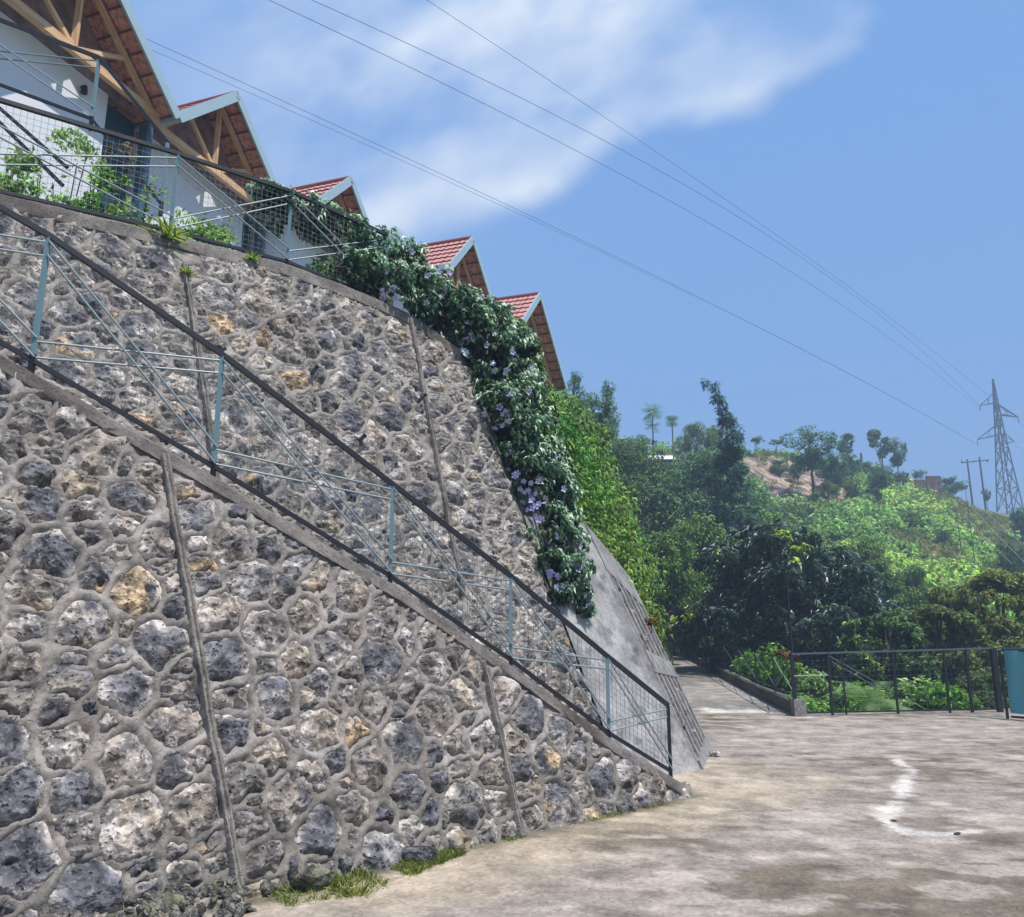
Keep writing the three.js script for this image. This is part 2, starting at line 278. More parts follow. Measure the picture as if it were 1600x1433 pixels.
{
  const pos = [], uv = [], col = [], idx = [], nx = 60, nz = 60;
  for (let j = 0; j <= nz; j++) for (let i = 0; i <= nx; i++) {
    const u = lerp(-6, 4.6, i / nx), t0 = SET + BAT * along(upTop, clamp(u, -3.6, 4.27)) + 0.1, t = lerp(t0, 16, Math.pow(j / nz, 1.3)), p = gpt(u, t), c = 1.5 + 0.7 * fbm(u, t, 7, 4);
    pos.push(p.x, p.y, p.z); uv.push(u, t); col.push(0.12 * c, 0.105 * c, 0.07 * c);
    if (i < nx && j < nz) { const q = j * (nx + 1) + i; idx.push(q, q + 1, q + nx + 1, q + 1, q + nx + 2, q + nx + 1); }
  }
  ground('garden_terrace', geom(pos, idx, uv, col), M.soil);
}

// ---------------------------------------------------------------- stone walls
function stoneSites(seed, inside, u0, u1, s0, s1, sizes) {
  const r = rng(seed), sites = [];
  for (const [lo, hi, tries, gap] of sizes) for (let k = 0; k < tries; k++) {
    const q = { u: lerp(u0, u1, r()), s: lerp(s0, s1, r()), r: lerp(lo, hi, r()) };
    if (!inside(q.u, q.s, q.r)) continue;
    let ok = true; for (const o of sites) if (Math.hypot(o.u - q.u, (o.s - q.s) * 1.12) < (o.r + q.r) * gap) { ok = false; break; }
    if (ok) sites.push(q);
  }
  for (const a of sites) {
    a.nb = []; a.rot = r() * 7; a.seed = Math.floor(r() * 1e5); a.gap = lerp(0.008, 0.044, r() * r()); a.q = r(); a.el = lerp(0.88, 1.14, r());
    for (const b of sites) if (b !== a) { const D = Math.hypot(b.u - a.u, b.s - a.s); if (D < (a.r + b.r) * 1.9) a.nb.push({ p: Math.atan2(b.s - a.s, b.u - a.u), d: Math.max(0.02, (D * D + a.r * a.r - b.r * b.r) / (2 * D)) }); }
    a.R = (th) => {
      let m = Math.pow(1 / (a.r * (1.75 + 0.35 * Math.cos(2 * (th - a.rot)))), 20);
      for (const n of a.nb) { const c = Math.cos(th - n.p); if (c > 0) m += Math.pow(c / n.d, 20); }
      return Math.max(0.02, Math.pow(m, -1 / 20) - a.gap + 0.020 * vn(Math.cos(th) * 2.4 + a.seed, Math.sin(th) * 2.4) + 0.010 * vn(Math.cos(th) * 6 + a.seed, Math.sin(th) * 6, 5));
    };
  }
  return sites;
}
const rockTints = [[0.115, 0.117, 0.132], [0.175, 0.162, 0.150], [0.215, 0.192, 0.165], [0.26, 0.222, 0.17], [0.30, 0.265, 0.225], [0.105, 0.105, 0.115]];
function stoneGeometry(a, bulge, pale) {
  const r = rng(a.seed + 7), big = a.r > 0.11, seg = big ? 46 : 22, rings = big ? [0.13, 0.26, 0.39, 0.51, 0.62, 0.72, 0.81, 0.89, 0.95, 0.99, 1.06] : [0.4, 0.7, 0.9, 1.05];
  const hgt = bulge * lerp(0.55, 1.25, r()) * clamp(a.r / 0.16, 0.5, 1.15), planes = [];
  for (let k = 0; k < 5; k++) { const th = r() * 6.283, sl = lerp(0.1, 0.75, r()); planes.push([Math.cos(th) * sl, Math.sin(th) * sl, lerp(0.6, 1.05, r())]); }
  const tilt = [lerp(-0.2, 0.2, r()), lerp(-0.10, 0.26, r())];
  const pickT = (q) => q < 0.30 ? 0 : q < 0.56 ? 1 : q < 0.78 ? 2 : q < 0.84 ? 3 : q < 0.90 ? 4 : 5;
  const c1 = rockTints[pickT(a.q)], c2 = rockTints[pickT(r())], c3 = [0.42, 0.395, 0.37], mixS = lerp(1.5, 5, r()), tan = r() < 0.12 ? 1 : 0;
  const pos = [], uv = [], col = [], idx = [], ou = r() * 9, os = r() * 9, ro = r() * 6.28, cr = Math.cos(ro), sr = Math.sin(ro);
  const put = (x, y, t) => {
    const X = x / a.r, Y = y / a.r; let z = 1.1; for (const p of planes) z = Math.min(z, p[2] - Math.max(0, p[0] * X + p[1] * Y));
    z += tilt[0] * X + tilt[1] * -Y * -1;
    const rim = Math.pow(clamp(t), 5), n1 = fbm(x * 7 + a.seed, y * 7, 2, 4), n2 = 1 - Math.abs(vn(x * 13 + a.seed, y * 13, 6)) * 2;
    let h = hgt * z * (1 - 0.55 * rim) + 0.036 * n1 + 0.016 * n2 + 0.024 * (0.5 - Math.abs(fbm(x * 15 + a.seed, y * 15, 21, 3)) * 2.2) - 0.05 * rim; if (t > 1) h = -0.075;
    pos.push(a.u + x, a.s + y, h); uv.push(ou + (x * cr - y * sr), os + (x * sr + y * cr));
    let w = sstep(-0.15, 0.25, fbm(x * mixS + a.seed, y * mixS, 4, 3)), k = c1.map((v, i) => lerp(v, c2[i], w));
    const sm = sstep(0.0, 0.5, fbm(x * 5 + a.seed, y * 5, 9, 4) + 0.75 * Math.pow(clamp(t), 3) - 0.17 + pale); k = k.map((v, i) => lerp(v, c3[i], sm * 0.8));
    if (tan) k = k.map((v, i) => lerp(v, [0.38, 0.29, 0.19][i], sstep(0.05, 0.4, fbm(x * 4 + a.seed, y * 4, 13, 3) - 0.6 * Y * 0.4)));
    const g = 1.95; col.push(k[0] * g, k[1] * g, k[2] * g);
  };
  put(0, 0, 0);
  const Rs = []; for (let i = 0; i < seg; i++) Rs.push(a.R(i / seg * 6.28318));
  for (const t of rings) for (let i = 0; i < seg; i++) { const th = i / seg * 6.28318, q = Rs[i] * t; put(Math.cos(th) * q, Math.sin(th) * q, t); }
  for (let i = 0; i < seg; i++) { const j = (i + 1) % seg; idx.push(0, 1 + i, 1 + j); for (let k = 0; k + 1 < rings.length; k++) { const o = 1 + k * seg, p = o + seg; idx.push(o + i, p + i, p + j, o + i, p + j, o + j); } }
  return geom(pos, idx, uv, col);
}
function stoneWall(o, sites, inside, u0, u1, s0, s1, step, bulge, pale, tint) {      // builds mortar and stones under the wall o, in the wall's own frame
  const cell = 0.5, grid = new Map(), key = (i, j) => i * 1000 + j;
  for (const a of sites) { const k = key(Math.floor(a.u / cell) + 500, Math.floor(a.s / cell) + 500); if (!grid.has(k)) grid.set(k, []); grid.get(k).push(a); }
  const nx = Math.round((u1 - u0) / step), nz = Math.round((s1 - s0) / step), pos = [], uv = [], col = [], idx = [], ok = [];
  for (let j = 0; j <= nz; j++) for (let i = 0; i <= nx; i++) {
    const u = lerp(u0, u1, i / nx), s = lerp(s0, s1, j / nz), ins = inside(u, s, -0.1); ok.push(ins);
    let q = 9; if (ins) { const gi = Math.floor(u / cell) + 500, gj = Math.floor(s / cell) + 500;
      for (let x = -1; x <= 1; x++) for (let y = -1; y <= 1; y++) for (const a of grid.get(key(gi + x, gj + y)) || []) { const D = Math.hypot(u - a.u, s - a.s); if (D < a.r * 1.6) q = Math.min(q, D - a.R(Math.atan2(s - a.s, u - a.u))); } }
    const n = fbm(u * 5, s * 5, 3, 4), n2 = fbm(u * 16, s * 16, 8, 3);
    let h = 0.005 + 0.024 * n + 0.010 * n2 + 0.018 * Math.exp(-Math.pow((q - 0.012) / 0.02, 2)) * (0.5 + n2); if (q < 0) h = Math.max(-0.07, h + q * 1.5);
    h -= 0.02 * sstep(0.05, 0.13, q);
    pos.push(u, s, h); uv.push(u, s);
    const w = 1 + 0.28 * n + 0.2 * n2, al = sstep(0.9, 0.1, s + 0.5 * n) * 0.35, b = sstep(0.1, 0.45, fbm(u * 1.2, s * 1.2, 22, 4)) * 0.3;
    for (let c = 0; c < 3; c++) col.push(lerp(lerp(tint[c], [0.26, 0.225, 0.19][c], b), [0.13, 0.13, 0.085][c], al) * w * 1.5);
  }
  for (let j = 0; j < nz; j++) for (let i = 0; i < nx; i++) { const q = j * (nx + 1) + i; if (ok[q] && ok[q + 1] && ok[q + nx + 1] && ok[q + nx + 2]) idx.push(q, q + 1, q + nx + 2, q, q + nx + 2, q + nx + 1); }
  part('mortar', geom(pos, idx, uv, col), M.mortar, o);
  const list = sites.slice().sort((a, b) => b.r - a.r), rest = [];
  list.forEach((a, k) => { const g = stoneGeometry(a, bulge, pale); if (k < 295) part('stone', g, M.stone, o); else rest.push(g); });
  if (rest.length) part('small_stones', merge(rest), M.stone, o, 'stuff');
}
function wallFrame(o, base) { o.position.copy(base); o.quaternion.setFromRotationMatrix(new THREE.Matrix4().makeBasis(DIR, wallUp, wallN)); return o; }
const toS = (v) => v / CB;
function core(pts, depth, z) { const sh = new THREE.Shape(pts.map(([u, s]) => new THREE.Vector2(u, s))); const g = new THREE.ExtrudeGeometry(sh, { depth, bevelEnabled: false }); g.translate(0, 0, z - depth); return g; }
function copingStrip(line, base, off, w0, w1, th, drop) {      // a concrete capping along a line of [along, height], from w0 in front to w1 behind
  const pos = [], uv = [], col = [], idx = [], n = 150, prof = [[w0, -drop], [w0 + 0.003, -0.025], [w0 + 0.022, 0], [(w0 + w1) / 2, 0.006], [w1, 0], [w1, -th], [w0, -drop]];
  const a = line[0][0], b = line[line.length - 1][0];
  for (let i = 0; i <= n; i++) { const u = lerp(a, b, i / n), v = along(line, u);
    prof.forEach(([w, y], k) => { const e = 0.012 * fbm(u * 4, k * 1.7, 5, 4), p = wpt(u, v, off).addScaledVector(NH, -w + e).add(V(0, y + 0.012 * fbm(u * 3, k + 9, 3, 4), 0)); p.sub(base); pos.push(p.x, p.y, p.z); uv.push(u, k * 0.11);
      const m = 1 + 0.5 * fbm(u * 2.5, k, 8, 4), d = sstep(0, 0.4, fbm(u * 1.3, k * 0.4, 41, 4)); for (let c = 0; c < 3; c++) col.push(lerp([0.36, 0.325, 0.30][c], [0.20, 0.175, 0.15][c], d) * m * 1.4); });
    if (i < n) for (let k = 0; k + 1 < prof.length; k++) { const q = i * prof.length + k, r = q + prof.length; idx.push(q, r, q + 1, q + 1, r, r + 1); } }
  return geom(pos, idx, uv, col);
}
function jointStrip(u0, s0, u1, s1, w) {             // a raised mortar strip up the wall, wavy, with a groove beside it
  const pos = [], uv = [], col = [], idx = [], n = 60, prof = [[-w, -0.03], [-w * 0.85, 0.045], [-w * 0.25, 0.055], [-w * 0.1, 0.01], [w * 0.15, 0.006], [w * 0.3, 0.04], [w * 0.85, 0.036], [w, -0.03]];
  for (let i = 0; i <= n; i++) { const t = i / n, u = lerp(u0, u1, t), s = lerp(s0, s1, t), wob = 0.012 * fbm(s * 2, u0, 3, 3);
    prof.forEach(([x, z], k) => { pos.push(u + x + wob + 0.004 * vn(s * 9, k), s, z + 0.007 * vn(s * 7, k, 4)); uv.push(u + x, s); const m = 1.4 * (1 + 0.4 * fbm(s * 3, k, 6, 3)); col.push(0.42 * m, 0.385 * m, 0.35 * m); });
    if (i < n) for (let k = 0; k + 1 < prof.length; k++) { const q = i * prof.length + k, r = q + prof.length; idx.push(q, q + 1, r, q + 1, r + 1, r); } }
  return geom(pos, idx, uv, col);
}
const uvOn = (px, py, off) => { const p = onPlane(px, py, B0.clone().addScaledVector(NH, -off), wallN); const q = p.sub(B0); return [q.dot(DIR), q.y / CB]; };
const MORT = [0.47, 0.43, 0.395];
{ // lower wall, with the sloping top that carries the stair
  const o = wallFrame(thing('retaining_wall', 'rubble stone wall in front, its sloping top carrying the stair railing', 'stone wall'), B0);
  const ins = (u, s, r) => u > -2.7 + Math.max(r, 0) && u < 5.32 - Math.max(r, 0) && s > -0.1 + r * 0.7 && s * CB < along(lowTop, Math.min(u + Math.max(r, 0) * 0.6, 5.12)) - (r > 0 ? 0.10 + r * 0.95 : -0.02) - (u > 5.12 ? (u - 5.12) * 0.2 : 0);
  const st = [uvOn(255, 712, 0).concat(uvOn(376, 1400, 0)), uvOn(757, 1045, 0).concat(uvOn(812, 1297, 0))];
  const clear = (u, s, r) => st.every(([a, b, c, d]) => Math.abs(u - lerp(c, a, (s - d) / (b - d))) > r * 0.9 + 0.035);
  const sites = stoneSites(11, (u, s, r) => ins(u, s, r) && clear(u, s, r), -2.7, 5.8, -0.1, 4.9, [[0.18, 0.24, 600, 0.78], [0.12, 0.175, 12000, 0.78], [0.07, 0.10, 5000, 0.82], [0.05, 0.07, 1500, 0.95]]);
  stoneWall(o, sites, ins, -2.7, 5.8, -0.15, 4.95, 0.03, 0.055, 0.0, MORT);
  for (const [a, b, c, d] of st) part('joint_strip', jointStrip(c, d - 0.05, a, b, 0.036), M.coping, o);
  part('core', core([[-2.7, -0.3], [5.6, -0.3], ...lowTop.slice().reverse().map(([u, v]) => [Math.max(u, -2.7), Math.min(v, u < -2.7 ? 4.41 : v) / CB - 0.14])], 0.3, -0.09), M.concrete, o);
  const q = o.quaternion.clone().invert(), c = copingStrip(lowTop, B0, 0, -0.055, 0.24, 0.12, 0.115); c.applyQuaternion(q); part('coping', c, M.coping, o);
  for (const [x, y] of []) { const [u, s] = uvOn(x, y, 0), g = new THREE.CylinderGeometry(0.032, 0.032, 0.22, 12, 1, true); g.rotateX(Math.PI / 2); g.translate(u, s, 0.05); part('drain_pipe', g, Object.assign(M.black, { side: THREE.DoubleSide }), o); }
}
{ // upper wall behind the stair
  const base = B0.clone().addScaledVector(NH, -SET);
  const o = wallFrame(thing('retaining_wall', 'taller rubble stone wall behind the stair, holding the cottage terrace', 'stone wall'), base);
  const ins = (u, s, r) => { const v = s * CB, m = Math.max(r, 0); return u > -2.9 + m && u < corner(v) - m * 0.8 && v < along(upTop, u) - (r > 0 ? 0.14 + r * 0.9 : 0.02) && v > along(lowTop, clamp(u, -3.6, 5.12)) - 0.55 + m * 0.5; };
  const st = [uvOn(288, 415, SET).concat(uvOn(345, 800, SET)), uvOn(640, 500, SET).concat(uvOn(722, 930, SET))];
  const clear = (u, s, r) => st.every(([a, b, c, d]) => Math.abs(u - lerp(c, a, (s - d) / (b - d))) > r * 0.9 + 0.03);
  const sites = stoneSites(23, (u, s, r) => ins(u, s, r) && clear(u, s, r), -2.9, 5.4, -0.2, 6.3, [[0.18, 0.24, 900, 0.78], [0.125, 0.175, 12000, 0.78], [0.075, 0.11, 6000, 0.82], [0.05, 0.07, 1500, 0.95]]);
  stoneWall(o, sites, ins, -2.9, 5.4, -0.2, 6.35, 0.035, 0.040, 0.08, [0.50, 0.46, 0.42]);
  for (const [a, b, c, d] of st) part('joint_strip', jointStrip(c, d, a, b, 0.032), M.coping, o);
  part('core', core([[-2.9, -0.3], [corner(0), -0.3], ...upTop.slice().reverse().map(([u, v]) => [Math.max(u, -2.9), v / CB - 0.08])], 0.3, -0.09), M.concrete, o);
  const q = o.quaternion.clone().invert(), c = copingStrip(upTop, base, SET, -0.06, 0.34, 0.16, 0.15); c.applyQuaternion(q); part('coping', c, M.coping, o);
  for (const [x, y] of [[486, 584], [655, 626], [1008, 410], [560, 690]]) { const [u, s] = uvOn(x, y, SET); if (!ins(u, s, 0.05)) continue; const g = new THREE.CylinderGeometry(0.022, 0.022, 0.16, 12, 1, true); g.rotateX(Math.PI / 2); g.translate(u, s, 0.06); part('drain_pipe', g, M.steel, o); }
  // the flank that turns the corner
  const A = wpt(4.27, 5.46, SET), C = wpt(corner(0), 0, SET), bk = V(0.30, 0, -0.95), pos = [], uv = [], col = [], idx = [];
  for (let j = 0; j <= 20; j++) for (let i = 0; i <= 12; i++) { const p = C.clone().lerp(A, j / 20).addScaledVector(bk, i * 0.25).sub(base).applyQuaternion(q); p.x -= 0.02; pos.push(p.x, p.y, p.z + 0.03 * fbm(i, j, 2, 3) * (i ? 1 : 0)); uv.push(i * 0.25, j * 0.29); col.push(0.45, 0.42, 0.38); if (i < 12 && j < 20) { const k = j * 13 + i; idx.push(k, k + 1, k + 14, k, k + 14, k + 13); } }
  part('flank', geom(pos, idx, uv, col), M.mortar, o);
}

function lumpGeo(seed, c) { const g = new THREE.IcosahedronGeometry(1, 2), p = g.attributes.position, col = [], uv = []; for (let i = 0; i < p.count; i++) { const v = V(p.getX(i), p.getY(i), p.getZ(i)), f = 1 + 0.4 * fbm(v.x * 1.7 + seed * 9, v.y * 1.7, v.z * 1.7, 3); p.setXYZ(i, v.x * f, v.y * f, v.z * f); const q = 1.3 * (1 + 0.5 * fbm(v.x * 2 + seed, v.y * 2, v.z * 2, 3)); col.push(c[0] * q, c[1] * q, c[2] * q); uv.push(v.x * 0.1 + seed * 0.3, v.y * 0.1 + v.z * 0.1); } g.setAttribute('color', new THREE.BufferAttribute(new Float32Array(col), 3)); g.setAttribute('uv', new THREE.BufferAttribute(new Float32Array(uv), 2)); g.computeVertexNormals(); return g; }

{ // plastered end of the upper wall and the ribbed flank along the path
  const base = wpt(6.7, 0, SET), o = thing('concrete_buttress', 'grey plastered concrete buttress at the foot of the stair, with a ribbed stone flank', 'buttress', base);
  const T0 = wpt(5.86, 3.12, SET).sub(base), Z0 = wpt(6.72, -0.06, SET).sub(base), B1 = V(2.98, 0, -12.75).sub(base), T1 = B1.clone().add(T0.clone().sub(Z0).multiplyScalar(0.80));
  const L1 = wpt(4.72, 3.12, SET).sub(base), L0 = wpt(5.27, -0.06, SET).sub(base), put = wallN.clone().multiplyScalar(0.012);
  const patch = (A, Bp, C, D, n, m, amp, colf) => { const pos = [], uv = [], col = [], idx = [], nn = Bp.clone().sub(A).cross(D.clone().sub(A)).normalize(), Lu = A.distanceTo(Bp), Lv = A.distanceTo(D);
    for (let j = 0; j <= m; j++) for (let i = 0; i <= n; i++) { const a = i / n, b = j / m, p = A.clone().lerp(Bp, a).lerp(D.clone().lerp(C, a), b).addScaledVector(nn, amp * fbm(a * Lu * 3, b * Lv * 3, 5, 4) * (i && i < n ? 1 : 0)); pos.push(p.x, p.y, p.z); uv.push(a * Lu, b * Lv); col.push(...colf(a, b, a * Lu, b * Lv)); if (i < n && j < m) { const q = j * (n + 1) + i; idx.push(q, q + 1, q + n + 2, q, q + n + 2, q + n + 1); } }
    return geom(pos, idx, uv, col); };
  const front = patch(L0.clone().add(put), Z0.clone().add(put), T0.clone().add(put), L1.clone().add(put), 60, 90, 0.02, (a, b, x, y) => { const c = 1 + 0.35 * fbm(x * 2, y * 1.2, 6, 5), s = sstep(0.0, 0.4, fbm(x * 2.2, y * 0.6, 18, 5) + 0.35 * b - 0.1), k = lerp(0.60, 0.38, s * 0.75) * c * 1.35; return [k, k * 0.99, k * 0.985]; });
  part('plaster_face', front, M.plaster, o);
  const P = (a, b) => Z0.clone().lerp(B1, a).lerp(T0.clone().lerp(T1, a), b), sn = B1.clone().sub(Z0).cross(T0.clone().sub(Z0)).normalize(); if (sn.x < 0) sn.negate();
  part('flank_mortar', patch(P(0, 0), P(1, 0), P(1, 1), P(0, 1), 60, 60, 0.012, (a, b, x, y) => { const k = 0.25 * (1 + 0.6 * fbm(x * 4, y * 4, 2, 4)) * 1.4; return [k, k * 0.96, k * 0.92]; }), M.mortar, o);
  const slab = (a0, a1, b0, b1, th, name, mat) => { const g = [], c = [P(a0, b0), P(a1, b0), P(a1, b1), P(a0, b1)], f = c.map((p) => p.clone().addScaledVector(sn, th)), bk = c.map((p) => p.clone().addScaledVector(sn, -0.03)), pos = [], uv = [], idx = [];
    const quad = (p, q, r, s) => { const k = pos.length / 3; for (const w of [p, q, r, s]) pos.push(w.x, w.y, w.z); const w = p.distanceTo(q), h = p.distanceTo(s); uv.push(a0, b0, a0 + w, b0, a0 + w, b0 + h, a0, b0 + h); idx.push(k, k + 1, k + 2, k, k + 2, k + 3); };
    quad(...f); quad(f[0], f[1], bk[1], bk[0]); quad(f[1], f[2], bk[2], bk[1]); quad(f[2], f[3], bk[3], bk[2]); quad(f[3], f[0], bk[0], bk[3]); return part(name, geom(pos, idx, uv), mat, o); };
  slab(-0.012, 1.0, 0.80, 1.0, 0.018, 'plaster_band', M.concrete);
  slab(0.0, 1.0, 0.385, 0.475, 0.022, 'plaster_band', M.concrete);
  for (const a of [0.0, 0.19, 0.37, 0.55, 0.73, 0.92]) { slab(a, a + 0.06, 0.478, 0.797, 0.016, 'concrete_rib', M.concrete); slab(a, a + 0.06, 0.05, 0.382, 0.016, 'concrete_rib', M.concrete); }
  slab(0.0, 1.0, 0.0, 0.048, 0.045, 'plaster_band', M.concrete);
  const r = rng(5), sg = [0.26, 0.36, 0.18].map((c, k) => lumpGeo(k, [c, c * 0.95, c * 0.9]));
  for (const [b0, b1] of [[0.06, 0.38], [0.48, 0.79]]) for (let i = 0; i < 5; i++) for (let y = b0 + 0.02; y < b1; y += 0.035 + 0.02 * r()) { const a = [0.125, 0.31, 0.49, 0.67, 0.855][i] + (r() - 0.5) * 0.05, m = part('stone', sg[Math.floor(r() * 3)], M.stone, o); m.position.copy(P(a, y)).addScaledVector(sn, -0.048); m.scale.set(0.05 + 0.02 * r(), 0.045 + 0.02 * r(), 0.06 + 0.04 * r()); m.rotation.set(r() * 6, r() * 6, r() * 6); }
}
{ // rubble footing at the foot of the lower wall
  const base = wpt(-0.6, 0, 0), o = thing('rubble_footing', 'low mossy rubble footing along the near foot of the stone wall', 'footing', base);
  const pos = [], uv = [], col = [], idx = [], n = 130, m = 30;
  for (let i = 0; i <= n; i++) { const u = lerp(-2.6, 0.34, i / n); for (let j = 0; j <= m; j++) { const t = j / m, q = fbm(u * 5, t * 2.2, 3, 4), c2 = fbm(u * 18, t * 7, 9, 4), out = 0.02 + 0.25 * t, y = (0.12 + 0.06 * fbm(u * 2.5, 2, 1, 3)) * (1 - sstep(0.45 + 0.3 * q, 1.0, t)) + 0.07 * q + 0.05 * c2 - 0.01, p = wpt(u, 0, -(-out)).addScaledVector(NH, 0); 
      const w = wpt(u, 0, 0, out + 0.02 * q + 0.025 * c2).add(V(0, Math.max(-0.03, y * clamp((0.34 - u + 0.12 * q) / 0.22)), 0)).sub(base); pos.push(w.x, w.y, w.z); uv.push(u, t * 0.4);
      const k = (1 + 0.9 * c2) * 1.25, g = sstep(-0.1, 0.3, q); col.push(lerp(0.27, 0.18, g) * k, lerp(0.25, 0.18, g) * k, lerp(0.22, 0.12, g) * k); if (i < n && j < m) { const b = i * (m + 1) + j; idx.push(b, b + 1, b + m + 2, b, b + m + 2, b + m + 1); } } }
  part('rubble', geom(pos, idx, uv, col), M.stone, o);
  const r = rng(31), gs = [0, 1, 2].map((k) => lumpGeo(k + 40, [[0.30, 0.28, 0.25], [0.20, 0.20, 0.18], [0.34, 0.31, 0.25]][k]));
  for (let k = 0; k < 170; k++) { const u = lerp(-1.3, 0.30, r()), t = Math.pow(r(), 0.8), m = part('stone', gs[Math.floor(r() * 3)], M.stone, o), s = lerp(0.018, 0.055, r() * r()); m.position.copy(wpt(u, 0, 0, 0.04 + 0.27 * t)).sub(base).add(V(0, 0.13 * (1 - t * t) + 0.01, 0)); m.scale.set(s * 1.2, s * 0.8, s); m.rotation.set(r() * 6, r() * 6, r() * 6); }
}
{ // the stair between the walls
  const o = thing('staircase', 'concrete stair climbing between the two stone walls behind the railing', 'staircase', wpt(5.1, 0, 0.4));
  const g = new THREE.BoxGeometry(0.36, 0.5, 0.86), q = new THREE.Quaternion().setFromRotationMatrix(new THREE.Matrix4().makeBasis(DIR, V(0, 1, 0), NH));
  for (let u = 5.0; u > -2.6; u -= 0.3) { const v = along(lowTop, u) - 0.10, m = part('step', g, M.concrete, o), p = wpt(u, v, 0.56).sub(o.position); m.position.copy(p).add(V(0, -0.25, 0)); m.quaternion.copy(q); }
}

// ---------------------------------------------------------------- railings
const project = (p) => { const d = p.clone().sub(V(0, EYE, 0)), f = -d.z, c = Math.cos(PITCH), s = Math.sin(PITCH), Z = f * c + d.y * s; return [800 + FOC * d.x / Z, 716.5 - FOC * (d.y * c - f * s) / Z]; };
const riseTo = (p, py) => { let a = 0, b = 3; for (let i = 0; i < 40; i++) { const m = (a + b) / 2; if (project(p.clone().add(V(0, m, 0)))[1] > py) a = m; else b = m; } return a; };
function wireMesh(A0, A1, C1, C0, gap) {      // a square wire net between four corners
  const gs = [], w = Math.round(A0.distanceTo(A1) / gap), h = Math.round(A0.distanceTo(C0) / gap);
  for (let i = 1; i < w; i++) gs.push(rod(A0.clone().lerp(A1, i / w), C0.clone().lerp(C1, i / w), 0.0019, 4));
  for (let j = 1; j < h; j++) gs.push(rod(A0.clone().lerp(C0, j / h), A1.clone().lerp(C1, j / h), 0.0019, 4));
  return merge(gs);
}
function railing(o, posts, hl, opts = {}) {   // posts: [foot, height]; hl: where the bracing pipes meet the posts
  const b = o.position, F = posts.map(([p]) => p.clone().sub(b)), T = posts.map(([p, h]) => p.clone().sub(b).add(V(0, h, 0))), mix = (i, f) => F[i].clone().lerp(T[i], f);
  for (let i = 0; i < posts.length; i++) { part('post', bar(mix(i, 0.16), mix(i, 0.985), 0.034), i === posts.length - 1 && opts.lastBlack ? M.black : M.teal, o); part('post_foot', bar(mix(i, -0.04), mix(i, 0.16), 0.036), M.black, o); }
  for (let i = 0; i + 1 < posts.length; i++) {
    part('top_rail', bar(T[i], T[i + 1], 0.042, 0.042), M.black, o);
    part('bottom_rail', bar(mix(i, 0.12), mix(i + 1, 0.12), 0.034, 0.034), M.black, o);
    if (opts.pipes !== undefined && i >= opts.pipes) continue;
    for (const [a, c] of [[0.25, 0.95], [0.14, 0.85]]) part('pipe', rod(mix(i, a), mix(i + 1, c), 0.0095), M.pipe, o);
    for (const [a, c] of [[0.95, 0.27], [0.85, 0.14]]) part('pipe', rod(mix(i, a).add(V(0.02, 0, 0.02)), mix(i + 1, c).add(V(0.02, 0, 0.02)), 0.0095), M.pipe, o);
    if (opts.mesh !== false) part('wire_mesh', wireMesh(mix(i, 0.13), mix(i + 1, 0.13), mix(i + 1, 0.97), mix(i, 0.97), 0.062), M.wire, o);
  }
}
{
  const us = [[-2.45, null], [-0.96, 368], [0.392, 554], [1.978, 757], [3.22, 900], [4.337, 1025], [5.14, 1102]];
  const posts = us.map(([u, py]) => { const p = wpt(u, along(lowTop, Math.min(u, 5.12)), 0, -0.11); return [p, py ? riseTo(p, py) : 1.05]; });
  const o = thing('stair_railing', 'black and teal metal railing sloping down along the stair on the front stone wall', 'railing', wpt(5.12, 0.15, 0, -0.1));
  railing(o, posts, 0, { lastBlack: true });
}
{
  const us = []; const pu = (px, py) => { const q = onPlane(px, py, B0.clone().addScaledVector(NH, -SET), wallN).sub(B0); return q.dot(DIR); };
  const a = pu(272, 372), c = pu(457, 424), s = c - a; us.push(a - 3.3 * s, a - 1.75 * s); for (let k = 0; a + k * s < 4.3; k++) us.push(a + k * s);
  const posts = us.map((u) => { const p = wpt(u, along(upTop, Math.min(u, 4.27)), SET, -0.14); return [p, 0.96]; });
  const h = riseTo(posts[2][0], 240); posts.forEach((p) => p[1] = h);
  const o = thing('terrace_railing', 'black and teal wire-filled railing standing on top of the upper stone wall', 'railing', posts[2][0].clone());
  railing(o, posts);
}
{
  const top = [at(-120, -14, 8.6), at(155, 90, 8.9), at(262, 222, 8.75)], posts = top.map((p, i) => [p.clone().add(V(0, [-1, -1.0, -0.95][i], 0)), [1, 1.0, 0.95][i]]);
  const o = thing('garden_stair_railing', 'upper metal railing with a teal post before the nearest cottage, dropping to the terrace', 'railing', posts[1][0].clone());
  railing(o, posts.slice(0, 2).concat(posts.slice(2)), 0, { mesh: false, pipes: 1 });
  const b = o.position; for (const [x0, y0, x1, y1] of [[-20, 152, 105, 262], [-20, 172, 98, 290]]) part('stringer', bar(at(x0, y0, 8.7).sub(b), at(x1, y1, 8.55).sub(b), 0.032, 0.045), M.black, o);
}

